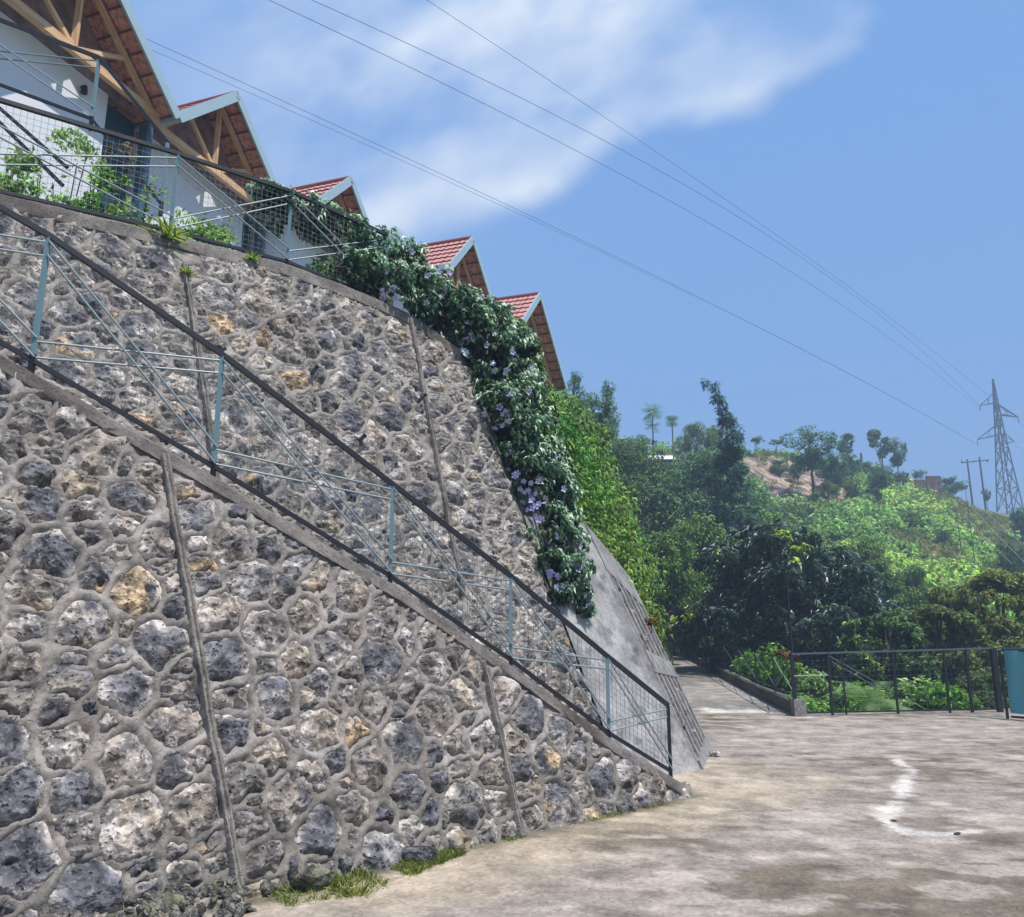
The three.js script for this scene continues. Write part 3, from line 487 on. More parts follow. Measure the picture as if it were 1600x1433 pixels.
// ---------------------------------------------------------------- cottages
const GA = 19.31 * Math.PI / 180, CG = V(Math.sin(GA), 0, -Math.cos(GA)), CBK = V(-Math.cos(GA), 0, -Math.sin(GA));
function tileGeo(w, l, seed) {
  const pos = [], uv = [], col = [], idx = [], nx = 12, ny = 3, r = rng(seed), tone = lerp(0.8, 1.2, r()), th = 0.016;
  for (let side = 0; side < 2; side++) for (let j = 0; j <= ny; j++) for (let i = 0; i <= nx; i++) {
    const x = i / nx, y = j / ny, z = 0.024 * Math.pow(Math.abs(Math.sin(x * Math.PI * 2)), 0.8) + 0.045 * (1 - y) + (side ? -th : 0) + 0.006 * (r() - 0.5) * 0.3;
    pos.push((x - 0.5) * w * 0.985, y * l * 1.10, z); uv.push(x * w * 3 + seed, y * l * 3); const k = tone * (0.9 + 0.2 * r()); if (side) col.push(0.86 * k, 0.46 * k, 0.40 * k); else col.push(0.72 * k, 0.38 * k, 0.36 * k);
    if (i < nx && j < ny) { const q = side * (nx + 1) * (ny + 1) + j * (nx + 1) + i; if (side) idx.push(q, q + nx + 1, q + 1, q + 1, q + nx + 1, q + nx + 2); else idx.push(q, q + 1, q + nx + 1, q + 1, q + nx + 2, q + nx + 1); }
  }
  const o = (nx + 1) * (ny + 1); for (let i = 0; i < nx; i++) idx.push(i, o + i, i + 1, i + 1, o + i, o + i + 1);
  return geom(pos, idx, uv, col);
}
const TW = 0.34, TL = 0.385, tiles = [1, 2, 3, 4, 5].map((s) => tileGeo(TW, TL, s));
function cottage(label, peak, left, right, depth, o2 = {}) {
  const rp = rng(o2.seed || 3), o = thing('cottage', label, 'cottage', V(0, 0, 0), 'gabled cottages along the terrace');
  const floorY = o2.floor, L = (g, y, b) => CG.clone().multiplyScalar(g).addScaledVector(CBK, b).add(V(0, y, 0));
  const base = peak.clone().setY(floorY).addScaledVector(CBK, depth / 2); o.position.copy(base);
  const Q = (g, y, b) => peak.clone().add(L(g, y, b)).sub(base), tans = { 1: Math.tan((o2.pr || 41) * Math.PI / 180), '-1': Math.tan((o2.pl || 44.5) * Math.PI / 180) };
  // roof slopes, tile by tile
  for (const [sg, span] of [[1, right], [-1, left]]) {
    const tanp = tans[sg], RP = Math.atan(tanp);
    const slope = part('roof_slope', (() => { const a = Q(0, -0.03, 0.02), b2 = Q(sg * (span - 0.02), -tanp * (span - 0.02) - 0.03, 0.02), g = merge([bar(Q(sg * span * 0.5, -tanp * span * 0.5 - 0.035, 0.05), Q(sg * span * 0.5, -tanp * span * 0.5 - 0.035, depth), 0.03)]); return g; })(), M.timber, o);
    slope.name = 'roof_batten';
    const len = span / Math.cos(RP), rows = Math.max(2, Math.round(len / TL)), cols = Math.round(depth / TW), up = CG.clone().multiplyScalar(-sg * Math.cos(RP)).add(V(0, Math.sin(RP), 0)), nn = CG.clone().multiplyScalar(sg * Math.sin(RP)).add(V(0, Math.cos(RP), 0));
    const X = up.clone().cross(nn), q = new THREE.Quaternion().setFromRotationMatrix(new THREE.Matrix4().makeBasis(X, up, nn));
    for (let r = 0; r < rows; r++) for (let c = 0; c < cols; c++) {
      const m = part('roof_tile', tiles[Math.floor(rp() * 5)], M.tileTop, o), s = (r + 1) * len / rows;
      m.position.copy(Q(sg * s * Math.cos(RP), -s * Math.sin(RP), 0.03 + (c + 0.5) * TW)).addScaledVector(nn, -0.02 + 0.006 * (rp() - 0.5)); m.quaternion.copy(q); m.scale.set(1, len / rows / TL, 1);
    }
    for (let r = 0; r < rows; r++) { const s = (r + 0.93) * len / rows, n = nn.clone().multiplyScalar(-0.045); part('lap_shade_batten', bar(Q(sg * s * Math.cos(RP), -s * Math.sin(RP), 0.03).add(n), Q(sg * s * Math.cos(RP), -s * Math.sin(RP), depth - 0.02).add(n), 0.03, 0.03), M.lap_shade_batten, o); }  // dark battens stand in for the shaded lap lines between tile courses
    const e = Q(sg * span, -tanp * span, -0.02), bs = bar(Q(0, -0.03, -0.02), e.add(V(0, -0.06, 0)), 0.20, 0.045, CBK); part('barge_board', bs, M.barge, o);
    part('fascia_board', bar(Q(sg * (span + 0.02), -tanp * span - 0.03, 0.03), Q(sg * (span + 0.02), -tanp * span - 0.03, depth), 0.035, 0.15), M.barge, o);
    for (const bk of [0.42, 1.9]) if (bk < depth) part('rafter', bar(Q(sg * 0.03, -0.17, bk), Q(sg * (span - 0.02), -tanp * (span - 0.02) - 0.15, bk), 0.11, 0.07, CBK), M.timber, o);
  }
  part('ridge_cap', rod(Q(0, 0.02, 0.0), Q(0, 0.02, depth), 0.07, 10), M.tileTop.clone(), o).material.setValues({ vertexColors: false, color: new THREE.Color(0.40, 0.13, 0.11) });
  // the open timber truss under the gable
  const tanp = tans[1], tanl = tans[-1], dr = o2.drop || tanp * right - 0.02, cl = Math.min(o2.chordLeft || 9, left), joint = Q(0, -dr + 0.02, 0.42), tr = part('bottom_chord', bar(Q(-cl, -dr, 0.42), Q(right * 1.0, -dr, 0.42), 0.10, 0.15), M.timber, o);
  part('king_post', bar(Q(0, -0.2, 0.42), joint, 0.07, 0.09), M.timber, o);
  part('brace', bar(joint, Q(right * 0.52, -tanp * right * 0.52 - 0.2, 0.42), 0.06, 0.08), M.timber, o);
  part('brace', bar(joint, Q(-cl * 0.52, -tanl * cl * 0.52 - 0.2, 0.42), 0.06, 0.08), M.timber, o);
  // walls
  const wb = 0.82, wt = 0.16, wr = o2.wallRight ?? right - 0.5, wl = -(left - 0.2), fy = floorY - peak.y - 0.6, ty = -dr + 0.03;
  const box = (g0, g1, y0, y1, b0, b1) => { const g = new THREE.BoxGeometry(g1 - g0, y1 - y0, b1 - b0); const u = g.attributes.uv; for (let i = 0; i < u.count; i++) u.setXY(i, u.getX(i) * 2.5, u.getY(i) * 2.5); const m = new THREE.Matrix4().makeBasis(CG, V(0, 1, 0), CBK.clone().negate()).setPosition(Q((g0 + g1) / 2, (y0 + y1) / 2, (b0 + b1) / 2)); return g.applyMatrix4(m); };
  part('white_wall', box(wl, wr, fy, ty, wb, wb + wt), M.white, o);
  part('white_wall', box(wl, wl + 0.15, fy, ty, wb + wt, depth - 0.2), M.white, o);
  part('white_wall', box(right - 0.3, right - 0.15, fy, ty - 0.2, wb + 0.6, depth - 0.2), M.white, o);
  { const sh = new THREE.Shape([new THREE.Vector2(Math.max(-left + 0.12, ty / tanl + 0.15), ty), new THREE.Vector2(right - 0.12, ty), new THREE.Vector2(0.0, -0.12)]), g = new THREE.ExtrudeGeometry(sh, { depth: 0.1, bevelEnabled: false }); g.applyMatrix4(new THREE.Matrix4().makeBasis(CG, V(0, 1, 0), CBK.clone().negate()).setPosition(Q(0, 0, wb + 0.12))); part('gable_infill', g, M.infill, o); }
  part('door', box(wr + 0.01, right - 0.03, fy, ty - 0.04, wb + 0.16, wb + 0.23), M.door, o);
  if (o2.column !== false) part('column', box(right - 0.02, right + 0.12, fy, ty - 0.10, wb - 0.15, wb + 0.05), M.column, o);
  if (o2.lamp) { const l = part('wall_lamp', merge([new THREE.CylinderGeometry(0.045, 0.06, 0.13, 10).applyMatrix4(new THREE.Matrix4().setPosition(Q(0.55, ty - 0.32, wb - 0.09))), bar(Q(0.55, ty - 0.25, wb - 0.005), Q(0.55, ty - 0.25, wb - 0.12), 0.03)]), M.black, o); }
  return o;
}
const PK = [at(370, 148, 15), at(548, 280, 18), at(738, 373, 21), at(843, 460, 24)], e1 = onPlane(277, 184, V(0, PK[0].y - 1.75, 0), V(0, 1, 0)), PK0 = e1.clone().addScaledVector(CG, -1.95).add(V(0, 1.75, 0));
cottage('nearest cottage, its white wall with a lamp and a dark door beside the teal column', PK0, 1.6, 1.95, 4.1, { seed: 1, floor: 8.6, wallRight: 1.12, lamp: true });
cottage('second cottage from the left, its red roof corner tucked behind the nearest gable', PK[0], 1.55, 2.0, 4.1, { seed: 2, floor: 8.6 });
cottage('middle cottage of the row, half sunk behind the flowering vine under the thin cloud', PK[1], 1.5, 2.0, 4.1, { seed: 3, floor: 8.6 });
cottage('fourth cottage of the row, its long right rake dropping behind the vine', PK[2], 1.55, 2.3, 4.1, { seed: 4, floor: 8.6, pr: 38.5 });
cottage('farthest cottage at the right end of the row, above the green bank', PK[3], 1.75, 3.05, 4.1, { seed: 5, floor: 8.0, pr: 36, pl: 42, column: false });

// ---------------------------------------------------------------- foliage
const G = (r, g, b) => [r, g, b];
function leafMesh(n, sample, o, seed) {     // n folded leaves; sample(rand) gives a place and an outward direction
  const r = rng(seed), pos = new Float32Array(n * 12), col = new Float32Array(n * 12), nor = new Float32Array(n * 12), idx = new Uint32Array(n * 6); let k = 0;
  const d = V(0, 0, 0), s = V(0, 0, 0), up = V(0, 0, 0), nn = V(0, 0, 0);
  for (let t = 0; k < n && t < n * 6; t++) {
    const q = sample(r); if (!q) continue;
    const [p, out, shadeK = 1, young = 0] = q, L = o.L * lerp(0.65, 1.35, r()), w = L * (o.w || 0.45);
    up.set(out.x + (r() - 0.5) * 1.3, out.y + (r() - 0.5) * 1.3 + 0.35, out.z + (r() - 0.5) * 1.3).normalize();
    d.set(r() - 0.5 + out.x * (o.out || 0.4), r() - 0.5 - (o.droop ?? 0.35) + (o.rise || 0), r() - 0.5 + out.z * (o.out || 0.4)); d.addScaledVector(up, -d.dot(up) * 0.8).normalize(); s.copy(d).cross(up).normalize(); nn.copy(s).cross(d).normalize(); if (nn.dot(up) < 0) nn.negate();
    const fold = w * 0.35, o3 = k * 12;
    const P = [[0, 0, 0], [0.45, -1, 1], [1, 0, -0.2], [0.45, 1, 1]];
    let c = o.cols[Math.floor(r() * o.cols.length)]; if (young > r()) c = o.young || c; const br = (o.gain || 7.2) * lerp(0.6, 1.45, r()) * shadeK;
    P.forEach(([a, b, f], i) => { const j = o3 + i * 3; pos[j] = p.x + d.x * L * a + s.x * w * 0.5 * b + nn.x * fold * f; pos[j + 1] = p.y + d.y * L * a + s.y * w * 0.5 * b + nn.y * fold * f; pos[j + 2] = p.z + d.z * L * a + s.z * w * 0.5 * b + nn.z * fold * f; col[j] = c[0] * br; col[j + 1] = c[1] * br; col[j + 2] = c[2] * br; nor[j] = nn.x; nor[j + 1] = nn.y; nor[j + 2] = nn.z; });
    const b4 = k * 4, o6 = k * 6; idx.set([b4, b4 + 1, b4 + 2, b4, b4 + 2, b4 + 3], o6); k++;
  }
  const g = new THREE.BufferGeometry(); g.setAttribute('position', new THREE.BufferAttribute(pos.slice(0, k * 12), 3)); g.setAttribute('normal', new THREE.BufferAttribute(nor.slice(0, k * 12), 3)); g.setAttribute('color', new THREE.BufferAttribute(col.slice(0, k * 12), 3)); g.setIndex(new THREE.BufferAttribute(idx.slice(0, k * 6), 1)); return g;
}
function blobSampler(blobs, o = {}) {        // leaves near the skin of overlapping lumps, with gaps
  const acc = []; let tot = 0; for (const b of blobs) { tot += Math.pow((b.r[0] + b.r[1] + b.r[2]) / 3, 2); acc.push(tot); }
  const fr = o.fr || 1.2, gap = o.gap ?? -0.05, dir = V(0, 0, 0);
  return (r) => {
    const x = r() * tot; let i = 0; while (acc[i] < x) i++; const b = blobs[i];
    const z = r() * 2 - 1, a = r() * 6.283, q = Math.sqrt(1 - z * z); dir.set(q * Math.cos(a), z, q * Math.sin(a));
    const f = Math.pow(r(), 0.4) * 0.45 + 0.6, lump = 1 + (o.lump ?? 0.3) * fbm(dir.x * 2.2 + i * 5, dir.y * 2.2, dir.z * 2.2, 3);
    const p = V(b.c.x + dir.x * b.r[0] * f * lump, b.c.y + dir.y * b.r[1] * f * lump, b.c.z + dir.z * b.r[2] * f * lump);
    if (vn(p.x * fr, p.y * fr, p.z * fr) + 0.5 * vn(p.x * fr * 2.3, p.y * fr * 2.3, p.z * fr * 2.3) < gap) return null;
    const yg = o.young ? sstep(0.16, 0.34, fbm(p.x * 0.55 + 3, p.y * 0.55, p.z * 0.55, 2)) * sstep(-0.2, 0.6, dir.y) * o.young : 0;
    return [p, dir.clone(), 1, yg];
  };
}
const blob = (x, y, z, rx, ry = rx, rz = rx) => ({ c: V(x, y, z), r: [rx, ry, rz] });
function randomBlobs(seed, n, cx, cy, cz, sx, sy, sz, r0, r1) { const r = rng(seed), a = []; for (let i = 0; i < n; i++) { const t = r() * 6.283, q = Math.sqrt(r()), y = r() * 2 - 1, k = Math.sqrt(Math.max(0.05, 1 - y * y)); const b = lerp(r0, r1, r()); a.push(blob(cx + Math.cos(t) * q * sx * k, cy + y * sy, cz + Math.sin(t) * q * sz * k, b * 1.15, b * 0.85, b * 1.15)); } return a; }
function trunkGeo(h, r0, limbs, seed, lean = 0.06) {
  const r = rng(seed), gs = []; let p = V(0, -0.3, 0); const n = 6, pts = [];
  for (let i = 0; i <= n; i++) pts.push(V((r() - 0.5) * lean * h * i / n, -0.3 + (h + 0.3) * i / n, (r() - 0.5) * lean * h * i / n));
  for (let i = 0; i < n; i++) gs.push(rod(pts[i], pts[i + 1].clone().add(V(0, 0.02, 0)), lerp(r0, r0 * 0.35, i / n), 7, lerp(r0, r0 * 0.35, (i + 1) / n)));
  for (const b of limbs) { const s = pts[2 + Math.floor(r() * (n - 2))]; const m = s.clone().lerp(b.c, 0.55).add(V(0, -0.1 * h * r(), 0)); gs.push(rod(s, m, r0 * 0.4, 5, r0 * 0.25), rod(m, b.c, r0 * 0.25, 5, r0 * 0.08)); }
  return merge(gs);
}
const leafMat = (r, g, b, rough = 0.85) => new THREE.MeshPhysicalMaterial({ color: new THREE.Color(r, g, b), vertexColors: true, roughness: rough, specularIntensity: 0.35, side: THREE.DoubleSide, transmission: 0.5, thickness: 0 });
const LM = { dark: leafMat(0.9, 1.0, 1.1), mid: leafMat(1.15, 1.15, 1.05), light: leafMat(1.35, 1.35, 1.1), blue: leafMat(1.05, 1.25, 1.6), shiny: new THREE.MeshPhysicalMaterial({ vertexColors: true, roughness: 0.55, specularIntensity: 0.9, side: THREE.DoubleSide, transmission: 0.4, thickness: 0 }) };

{ // flowering vine on the railing and over the wall's corner
  const onW = (px, py, r, out = 0) => { const p = onPlane(px, py, B0.clone().addScaledVector(NH, -SET), wallN).addScaledVector(NH, out + (px > 470 && px < 770 ? 0.16 : 0.05)); r *= py > 500 && px < 860 ? 1.12 : 0.86; return blob(p.x, p.y - (px > 570 && px < 800 && py < 530 ? 0.03 : 0), p.z, r * 1.05, r, r * 0.62); };
  const bl = [[405, 298, 0.13, 0.02], [420, 304, 0.15, 0.05], [440, 316, 0.17, 0.05], [428, 312, 0.20, -0.1], [445, 345, 0.16, -0.1], [472, 325, 0.28, -0.15], [505, 345, 0.30, -0.2], [540, 365, 0.34, -0.2], [560, 420, 0.30, -0.1], [520, 420, 0.16, -0.1], [585, 380, 0.36, -0.2], [690, 492, 0.24, 0], [716, 520, 0.22, 0.02], [650, 474, 0.22, 0], [615, 462, 0.20, 0], [600, 440, 0.32, -0.05], [630, 402, 0.34, -0.15], [655, 450, 0.36, 0], [678, 436, 0.29, -0.1], [700, 480, 0.42, 0], [722, 474, 0.26, -0.1], [745, 508, 0.36, 0],
    [720, 515, 0.28, 0.05], [780, 540, 0.36, -0.2], [800, 548, 0.40, -0.15], [760, 560, 0.36, 0.05], [815, 590, 0.40, -0.3], [780, 610, 0.45, 0.0], [765, 640, 0.26, 0.05], [815, 650, 0.42, -0.2], [800, 690, 0.40, 0], [835, 715, 0.38, -0.15], [815, 745, 0.28, 0.05], [845, 765, 0.36, 0], [870, 800, 0.30, -0.05], [850, 820, 0.24, 0.05], [838, 800, 0.20, 0.05], [842, 842, 0.18, 0.05], [852, 882, 0.17, 0.05], [822, 762, 0.20, 0.05], [868, 925, 0.13, 0.05], [806, 712, 0.18, 0.05], [872, 850, 0.26, 0.05], [890, 845, 0.22, 0], [880, 890, 0.22, 0.06], [900, 885, 0.16, 0.03], [893, 925, 0.16, 0.06], [905, 950, 0.10, 0.06], [820, 540, 0.28, -0.3], [832, 575, 0.26, -0.3]].map((a) => onW(...a));
  const base = wpt(4.3, 5.4, SET), o = thing('climbing_vine', 'dark green flowering vine smothering the terrace railing and hanging over the wall corner', 'vine', base);
  for (const b of bl) b.c.sub(base);
  const cols = [G(0.042, 0.068, 0.046), G(0.058, 0.088, 0.064), G(0.036, 0.056, 0.041), G(0.105, 0.13, 0.105)];
  part('foliage', leafMesh(33000, blobSampler(bl, { fr: 3.5, gap: -0.14, lump: 0.5 }), { L: 0.086, w: 0.62, cols, droop: 0.7, out: 0.5, gain: 11.5 }, 301), M.vineLeaf, o, 'stuff');
  const r = rng(77), gs = []; for (let i = 0; i + 1 < bl.length; i++) if (bl[i].c.distanceTo(bl[i + 1].c) < 1.2) gs.push(rod(bl[i].c, bl[i + 1].c, 0.014, 5)); part('stem', merge(gs), M.bark, o);
  const fl = (() => { const pos = [], idx = []; for (let k = 0; k < 5; k++) { const a = k / 5 * 6.283, b = a + 0.62, c = a - 0.62, n = pos.length / 3; for (const [t, q, z] of [[a, 0, -0.025], [c, 0.022, 0], [a - 0.3, 0.042, 0.006], [a + 0.3, 0.042, 0.006], [b, 0.022, 0]]) pos.push(Math.cos(t) * q, Math.sin(t) * q, z); idx.push(n, n + 1, n + 2, n, n + 2, n + 3, n, n + 3, n + 4); } return geom(pos, idx); })();
  const front = bl.map((b, i) => [b, i]).filter(([b, i]) => i > 11);
  const near = V(0, EYE, 0).sub(base);
  for (let k = 0; k < 210; k++) { const [b] = front[Math.floor(r() * r() * 0.999 * 0 + r() * front.length)], d = near.clone().sub(b.c).normalize().add(V(r() - 0.5, (r() - 0.6) * 1.2, r() - 0.5).multiplyScalar(1.5)).normalize(); const m = part('flower', fl, M.petal, o); m.position.set(b.c.x + d.x * b.r[0] * 1.1, b.c.y + d.y * b.r[1] * 1.1, b.c.z + d.z * b.r[2] * 1.1); m.quaternion.setFromUnitVectors(V(0, 0, 1), d); m.scale.setScalar(lerp(0.75, 1.3, r())); }
}
{ // brighter creeper beside the dark vine
  const bl = [[768, 482, 0.14], [792, 500, 0.2], [815, 512, 0.22], [832, 540, 0.24], [840, 575, 0.24], [842, 612, 0.26], [846, 650, 0.24], [862, 640, 0.22], [880, 700, 0.24], [895, 745, 0.22], [858, 690, 0.22], [870, 730, 0.2]].map(([px, py, r]) => { const p = onPlane(px, py, B0.clone().addScaledVector(NH, -SET), wallN).addScaledVector(NH, -0.25); return blob(p.x, p.y, p.z, r); });
  const base = bl[4].c.clone(), o = thing('climbing_vine', 'bright green creeper below the farthest cottage, behind the dark flowering vine', 'vine', base); for (const b of bl) b.c.sub(base);
  part('foliage', leafMesh(6500, blobSampler(bl, { fr: 4, gap: -0.2, lump: 0.45 }), { L: 0.11, w: 0.55, cols: [G(0.075, 0.12, 0.03), G(0.09, 0.14, 0.035), G(0.055, 0.09, 0.03)], droop: 0.3, out: 0.6, gain: 5 }, 311), M.vineLeaf, o, 'stuff');
  part('stem', merge(bl.slice(1).map((b, i) => rod(bl[i].c, b.c, 0.012, 5))), M.bark, o);
}
// clumps that cover the bank and the hill
function clump(seed, n, L, o) { const bl = randomBlobs(seed, 5, 0, 0.45, 0, 0.5, 0.3, 0.5, 0.3, 0.5); return leafMesh(n, blobSampler(bl, { fr: 2.5, gap: -0.2 }), { L, ...o }, seed); }
function cover(name, label, cat, geo, mat, places, tint) {
  const m = new THREE.InstancedMesh(geo, mat, places.length), M4 = new THREE.Matrix4(), q = new THREE.Quaternion(), r = rng(places.length);
  places.forEach(([x, y, z, s, sy = s], i) => { q.setFromAxisAngle(V(0, 1, 0), r() * 6.28); M4.compose(V(x, y, z), q, V(s, sy, s)); m.setMatrixAt(i, M4); const c = tint(x, y, z, r); m.setColorAt(i, new THREE.Color(c[0], c[1], c[2])); });
  m.name = name; shade(m); scene.add(m); return tag(m, label, cat, null, 'stuff');
}
{
  const r = rng(404), pl = [];
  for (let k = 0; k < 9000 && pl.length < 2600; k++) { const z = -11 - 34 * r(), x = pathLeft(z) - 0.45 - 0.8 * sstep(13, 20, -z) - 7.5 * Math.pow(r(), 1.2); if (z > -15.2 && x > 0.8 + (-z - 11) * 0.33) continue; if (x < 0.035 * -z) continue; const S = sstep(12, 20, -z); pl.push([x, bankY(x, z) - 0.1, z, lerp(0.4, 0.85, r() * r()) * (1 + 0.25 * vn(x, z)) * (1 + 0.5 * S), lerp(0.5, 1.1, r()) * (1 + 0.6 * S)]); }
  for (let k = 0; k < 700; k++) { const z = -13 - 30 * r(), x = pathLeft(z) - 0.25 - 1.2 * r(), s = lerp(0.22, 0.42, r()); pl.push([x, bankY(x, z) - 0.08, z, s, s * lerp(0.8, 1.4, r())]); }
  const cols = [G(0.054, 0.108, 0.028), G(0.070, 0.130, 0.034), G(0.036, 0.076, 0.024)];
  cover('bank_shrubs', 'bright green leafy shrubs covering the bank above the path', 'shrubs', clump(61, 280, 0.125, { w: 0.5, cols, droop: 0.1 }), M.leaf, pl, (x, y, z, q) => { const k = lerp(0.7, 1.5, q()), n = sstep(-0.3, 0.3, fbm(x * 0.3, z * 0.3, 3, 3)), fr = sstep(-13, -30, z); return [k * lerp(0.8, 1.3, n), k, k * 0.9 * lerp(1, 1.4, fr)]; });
}
{
  const r = rng(808), pl = [], low = [];
  for (let k = 0; k < 60000 && pl.length < 5200; k++) { const a = lerp(0.0, 0.85, r()), d = lerp(34, 122, Math.pow(r(), 0.8)), x = Math.sin(a) * d, z = -Math.cos(a) * d; if (x < pathRight(z) + 1.5 && d < 60) continue; const b = bare(x, z); if (r() < b * 0.985) continue; const grass = sstep(0.42, 0.5, a) * sstep(60, 78, d) * sstep(0.1, -0.15, fbm(x * 0.06, z * 0.06, 9, 3)); if (r() < grass * 0.8) continue; const s = lerp(0.55, 1.9, Math.pow(r(), 2)) * (1 - 0.55 * grass); pl.push([x, hillY(x, z) - 0.2, z, s, s * lerp(0.7, 1.2, r())]); }
  const cols = [G(0.065, 0.10, 0.026), G(0.085, 0.12, 0.03), G(0.05, 0.08, 0.024)];
  cover('hill_scrub', 'green scrub covering the far hillside below the ridge', 'scrub', clump(71, 110, 0.30, { w: 0.5, cols, droop: 0.1 }), M.leaf, pl, (x, y, z, q) => { const k = 1.25 * lerp(0.75, 1.6, q()) * (1 + 0.25 * sstep(0.25, 0.5, Math.atan2(x, -z))), n = sstep(-0.25, 0.3, fbm(x * 0.07, z * 0.07, 6, 3)); return [k * lerp(0.85, 1.25, n), k * lerp(0.9, 1.12, n), k * lerp(1.2, 1.3, n)]; });
  const tuft = leafMesh(26, (q) => [V((q() - 0.5) * 0.7, 0, (q() - 0.5) * 0.7), V(0, 0.2, 0)], { L: 0.55, w: 0.12, cols: [G(0.10, 0.115, 0.035), G(0.08, 0.105, 0.03), G(0.13, 0.125, 0.045)], droop: 0, rise: 1.4 }, 9);
  for (let k = 0; k < 30000 && low.length < 15000; k++) { const a = lerp(0.30, 0.86, r()), d = lerp(45, 122, Math.pow(r(), 0.8)), x = Math.sin(a) * d, z = -Math.cos(a) * d; if (r() < bare(x, z) * 0.93) continue; low.push([x, hillY(x, z) - 0.05, z, lerp(0.5, 1.2, r()), lerp(0.4, 1, r())]); }
  cover('hill_grass', 'rough yellow green grass on the upper hillside', 'grass', tuft, M.leaf, low, (x, y, z, q) => { const k = lerp(0.7, 1.3, q()); return [k, k, k]; });
}

// ---------------------------------------------------------------- trees
const greenA = [G(0.050, 0.082, 0.026), G(0.066, 0.102, 0.030), G(0.038, 0.062, 0.024)];
const protos = {
  round: { h: 6, bl: randomBlobs(501, 16, 0, 4.0, 0, 1.7, 1.6, 1.7, 0.7, 1.15), th: 4, tr: 0.16, n: 3400, L: 0.34 },
  broad: { h: 6, bl: randomBlobs(502, 20, 0, 3.6, 0, 2.6, 1.8, 2.6, 0.8, 1.3), th: 3.6, tr: 0.18, n: 4200, L: 0.34 },
  tall: { h: 8, bl: [...randomBlobs(503, 10, 0, 6.2, 0, 1.2, 1.3, 1.2, 0.55, 0.95), ...randomBlobs(504, 5, 0.3, 4.4, 0, 1.0, 0.7, 1.0, 0.4, 0.7)], th: 6.4, tr: 0.12, n: 2600, L: 0.28 },
  shrubby: { h: 3, bl: randomBlobs(505, 12, 0, 1.4, 0, 1.5, 1.0, 1.5, 0.55, 0.9), th: 1.4, tr: 0.09, n: 2600, L: 0.26 },
  tall2: { h: 8, bl: [...randomBlobs(513, 7, -0.5, 6.6, 0.2, 0.9, 1.1, 0.9, 0.5, 0.8), ...randomBlobs(514, 6, 0.6, 5.3, -0.2, 0.9, 0.9, 0.8, 0.45, 0.7), ...randomBlobs(515, 3, -0.2, 3.9, 0, 0.8, 0.4, 0.8, 0.25, 0.4)], th: 6.2, tr: 0.11, n: 2600, L: 0.28 },
  sparse: { h: 5, bl: randomBlobs(506, 9, 0, 4.1, 0, 1.6, 0.6, 1.6, 0.35, 0.6), th: 3.6, tr: 0.08, n: 800, L: 0.28 },
  conifer: { h: 8, bl: (() => { const a = [], r = rng(507); for (let i = 0; i < 26; i++) { const y = 1.2 + i * 0.262, w = 1.45 * Math.pow(1 - i / 27, 0.8) + 0.12, t = r() * 6.28; a.push(blob(Math.cos(t) * w * 0.45, y, Math.sin(t) * w * 0.45, w * 0.62, 0.42, w * 0.62)); } return a; })(), th: 7.6, tr: 0.12, n: 3600, L: 0.30, w: 0.22, droop: 0.1 },
};
const made = {};
function tree(kind, tint, label, px, topY, D, o = {}) {
  const P = protos[kind]; let t = made[kind];
  if (!t) { t = new THREE.Group(); part('trunk', trunkGeo(P.th, P.tr, P.bl.slice(0, 7), 40 + P.h), M.bark, t); part('crown', leafMesh(P.n * 2, blobSampler(P.bl, { fr: 1.5, gap: -0.05 }), { L: P.L * 0.68, w: P.w || 0.5, cols: greenA, droop: P.droop ?? 0.3 }, 600 + P.n), LM.mid, t, 'stuff'); made[kind] = t; }
  const c = t.clone(), p = at(px, topY, D), gy = o.y ?? Math.max(hillY(p.x, p.z), p.z > -62 ? bankY(p.x, p.z) : -9), s = Math.max(0.25, (p.y - gy) / P.h), w = o.w ? o.w : 1;
  c.name = numbered(o.name || (kind === 'conifer' ? 'conifer_tree' : kind === 'shrubby' ? 'bush' : 'hill_tree')); c.position.set(p.x, gy, p.z); c.scale.set(s * w, s, s * w); c.rotation.y = (px * 7 + topY) % 6.28;
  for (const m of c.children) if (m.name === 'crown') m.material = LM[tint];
  scene.add(c); return tag(c, label, kind === 'shrubby' ? 'bush' : 'tree', o.group || 'trees on the far hillside');
}
// left part of the ridge
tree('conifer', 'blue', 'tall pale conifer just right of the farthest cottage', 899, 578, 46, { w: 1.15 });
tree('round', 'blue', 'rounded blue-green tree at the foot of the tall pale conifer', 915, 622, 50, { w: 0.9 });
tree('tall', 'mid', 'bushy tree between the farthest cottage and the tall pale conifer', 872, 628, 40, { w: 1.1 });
tree('conifer', 'blue', 'slim ragged conifer left of the papaya trees', 950, 592, 58, { w: 0.95 });
tree('conifer', 'dark', 'small dark conifer between the two tall pale ones', 938, 640, 54, { w: 0.9 });
tree('broad', 'mid', 'broad green tree at the left foot of the white-roofed hut', 968, 688, 56);
tree('broad', 'light', 'light green bushy tree on the skyline right of the papaya trees', 1086, 662, 78, { w: 0.8 });
tree('round', 'mid', 'green tree crown on the skyline touching the leaning cypress', 1118, 668, 80);
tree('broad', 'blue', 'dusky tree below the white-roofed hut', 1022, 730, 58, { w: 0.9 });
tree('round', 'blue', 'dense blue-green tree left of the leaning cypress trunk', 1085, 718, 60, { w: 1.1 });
tree('round', 'dark', 'dark tree in the hollow above the concrete buttress', 985, 752, 50, { w: 1.1 });
tree('broad', 'dark', 'dark spreading tree in the hollow above the mango tree', 1050, 768, 50, { w: 0.85 });
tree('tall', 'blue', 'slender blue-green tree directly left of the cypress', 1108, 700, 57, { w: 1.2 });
tree('sparse', 'mid', 'thin open tree on the skyline just right of the cypress', 1180, 682, 86);
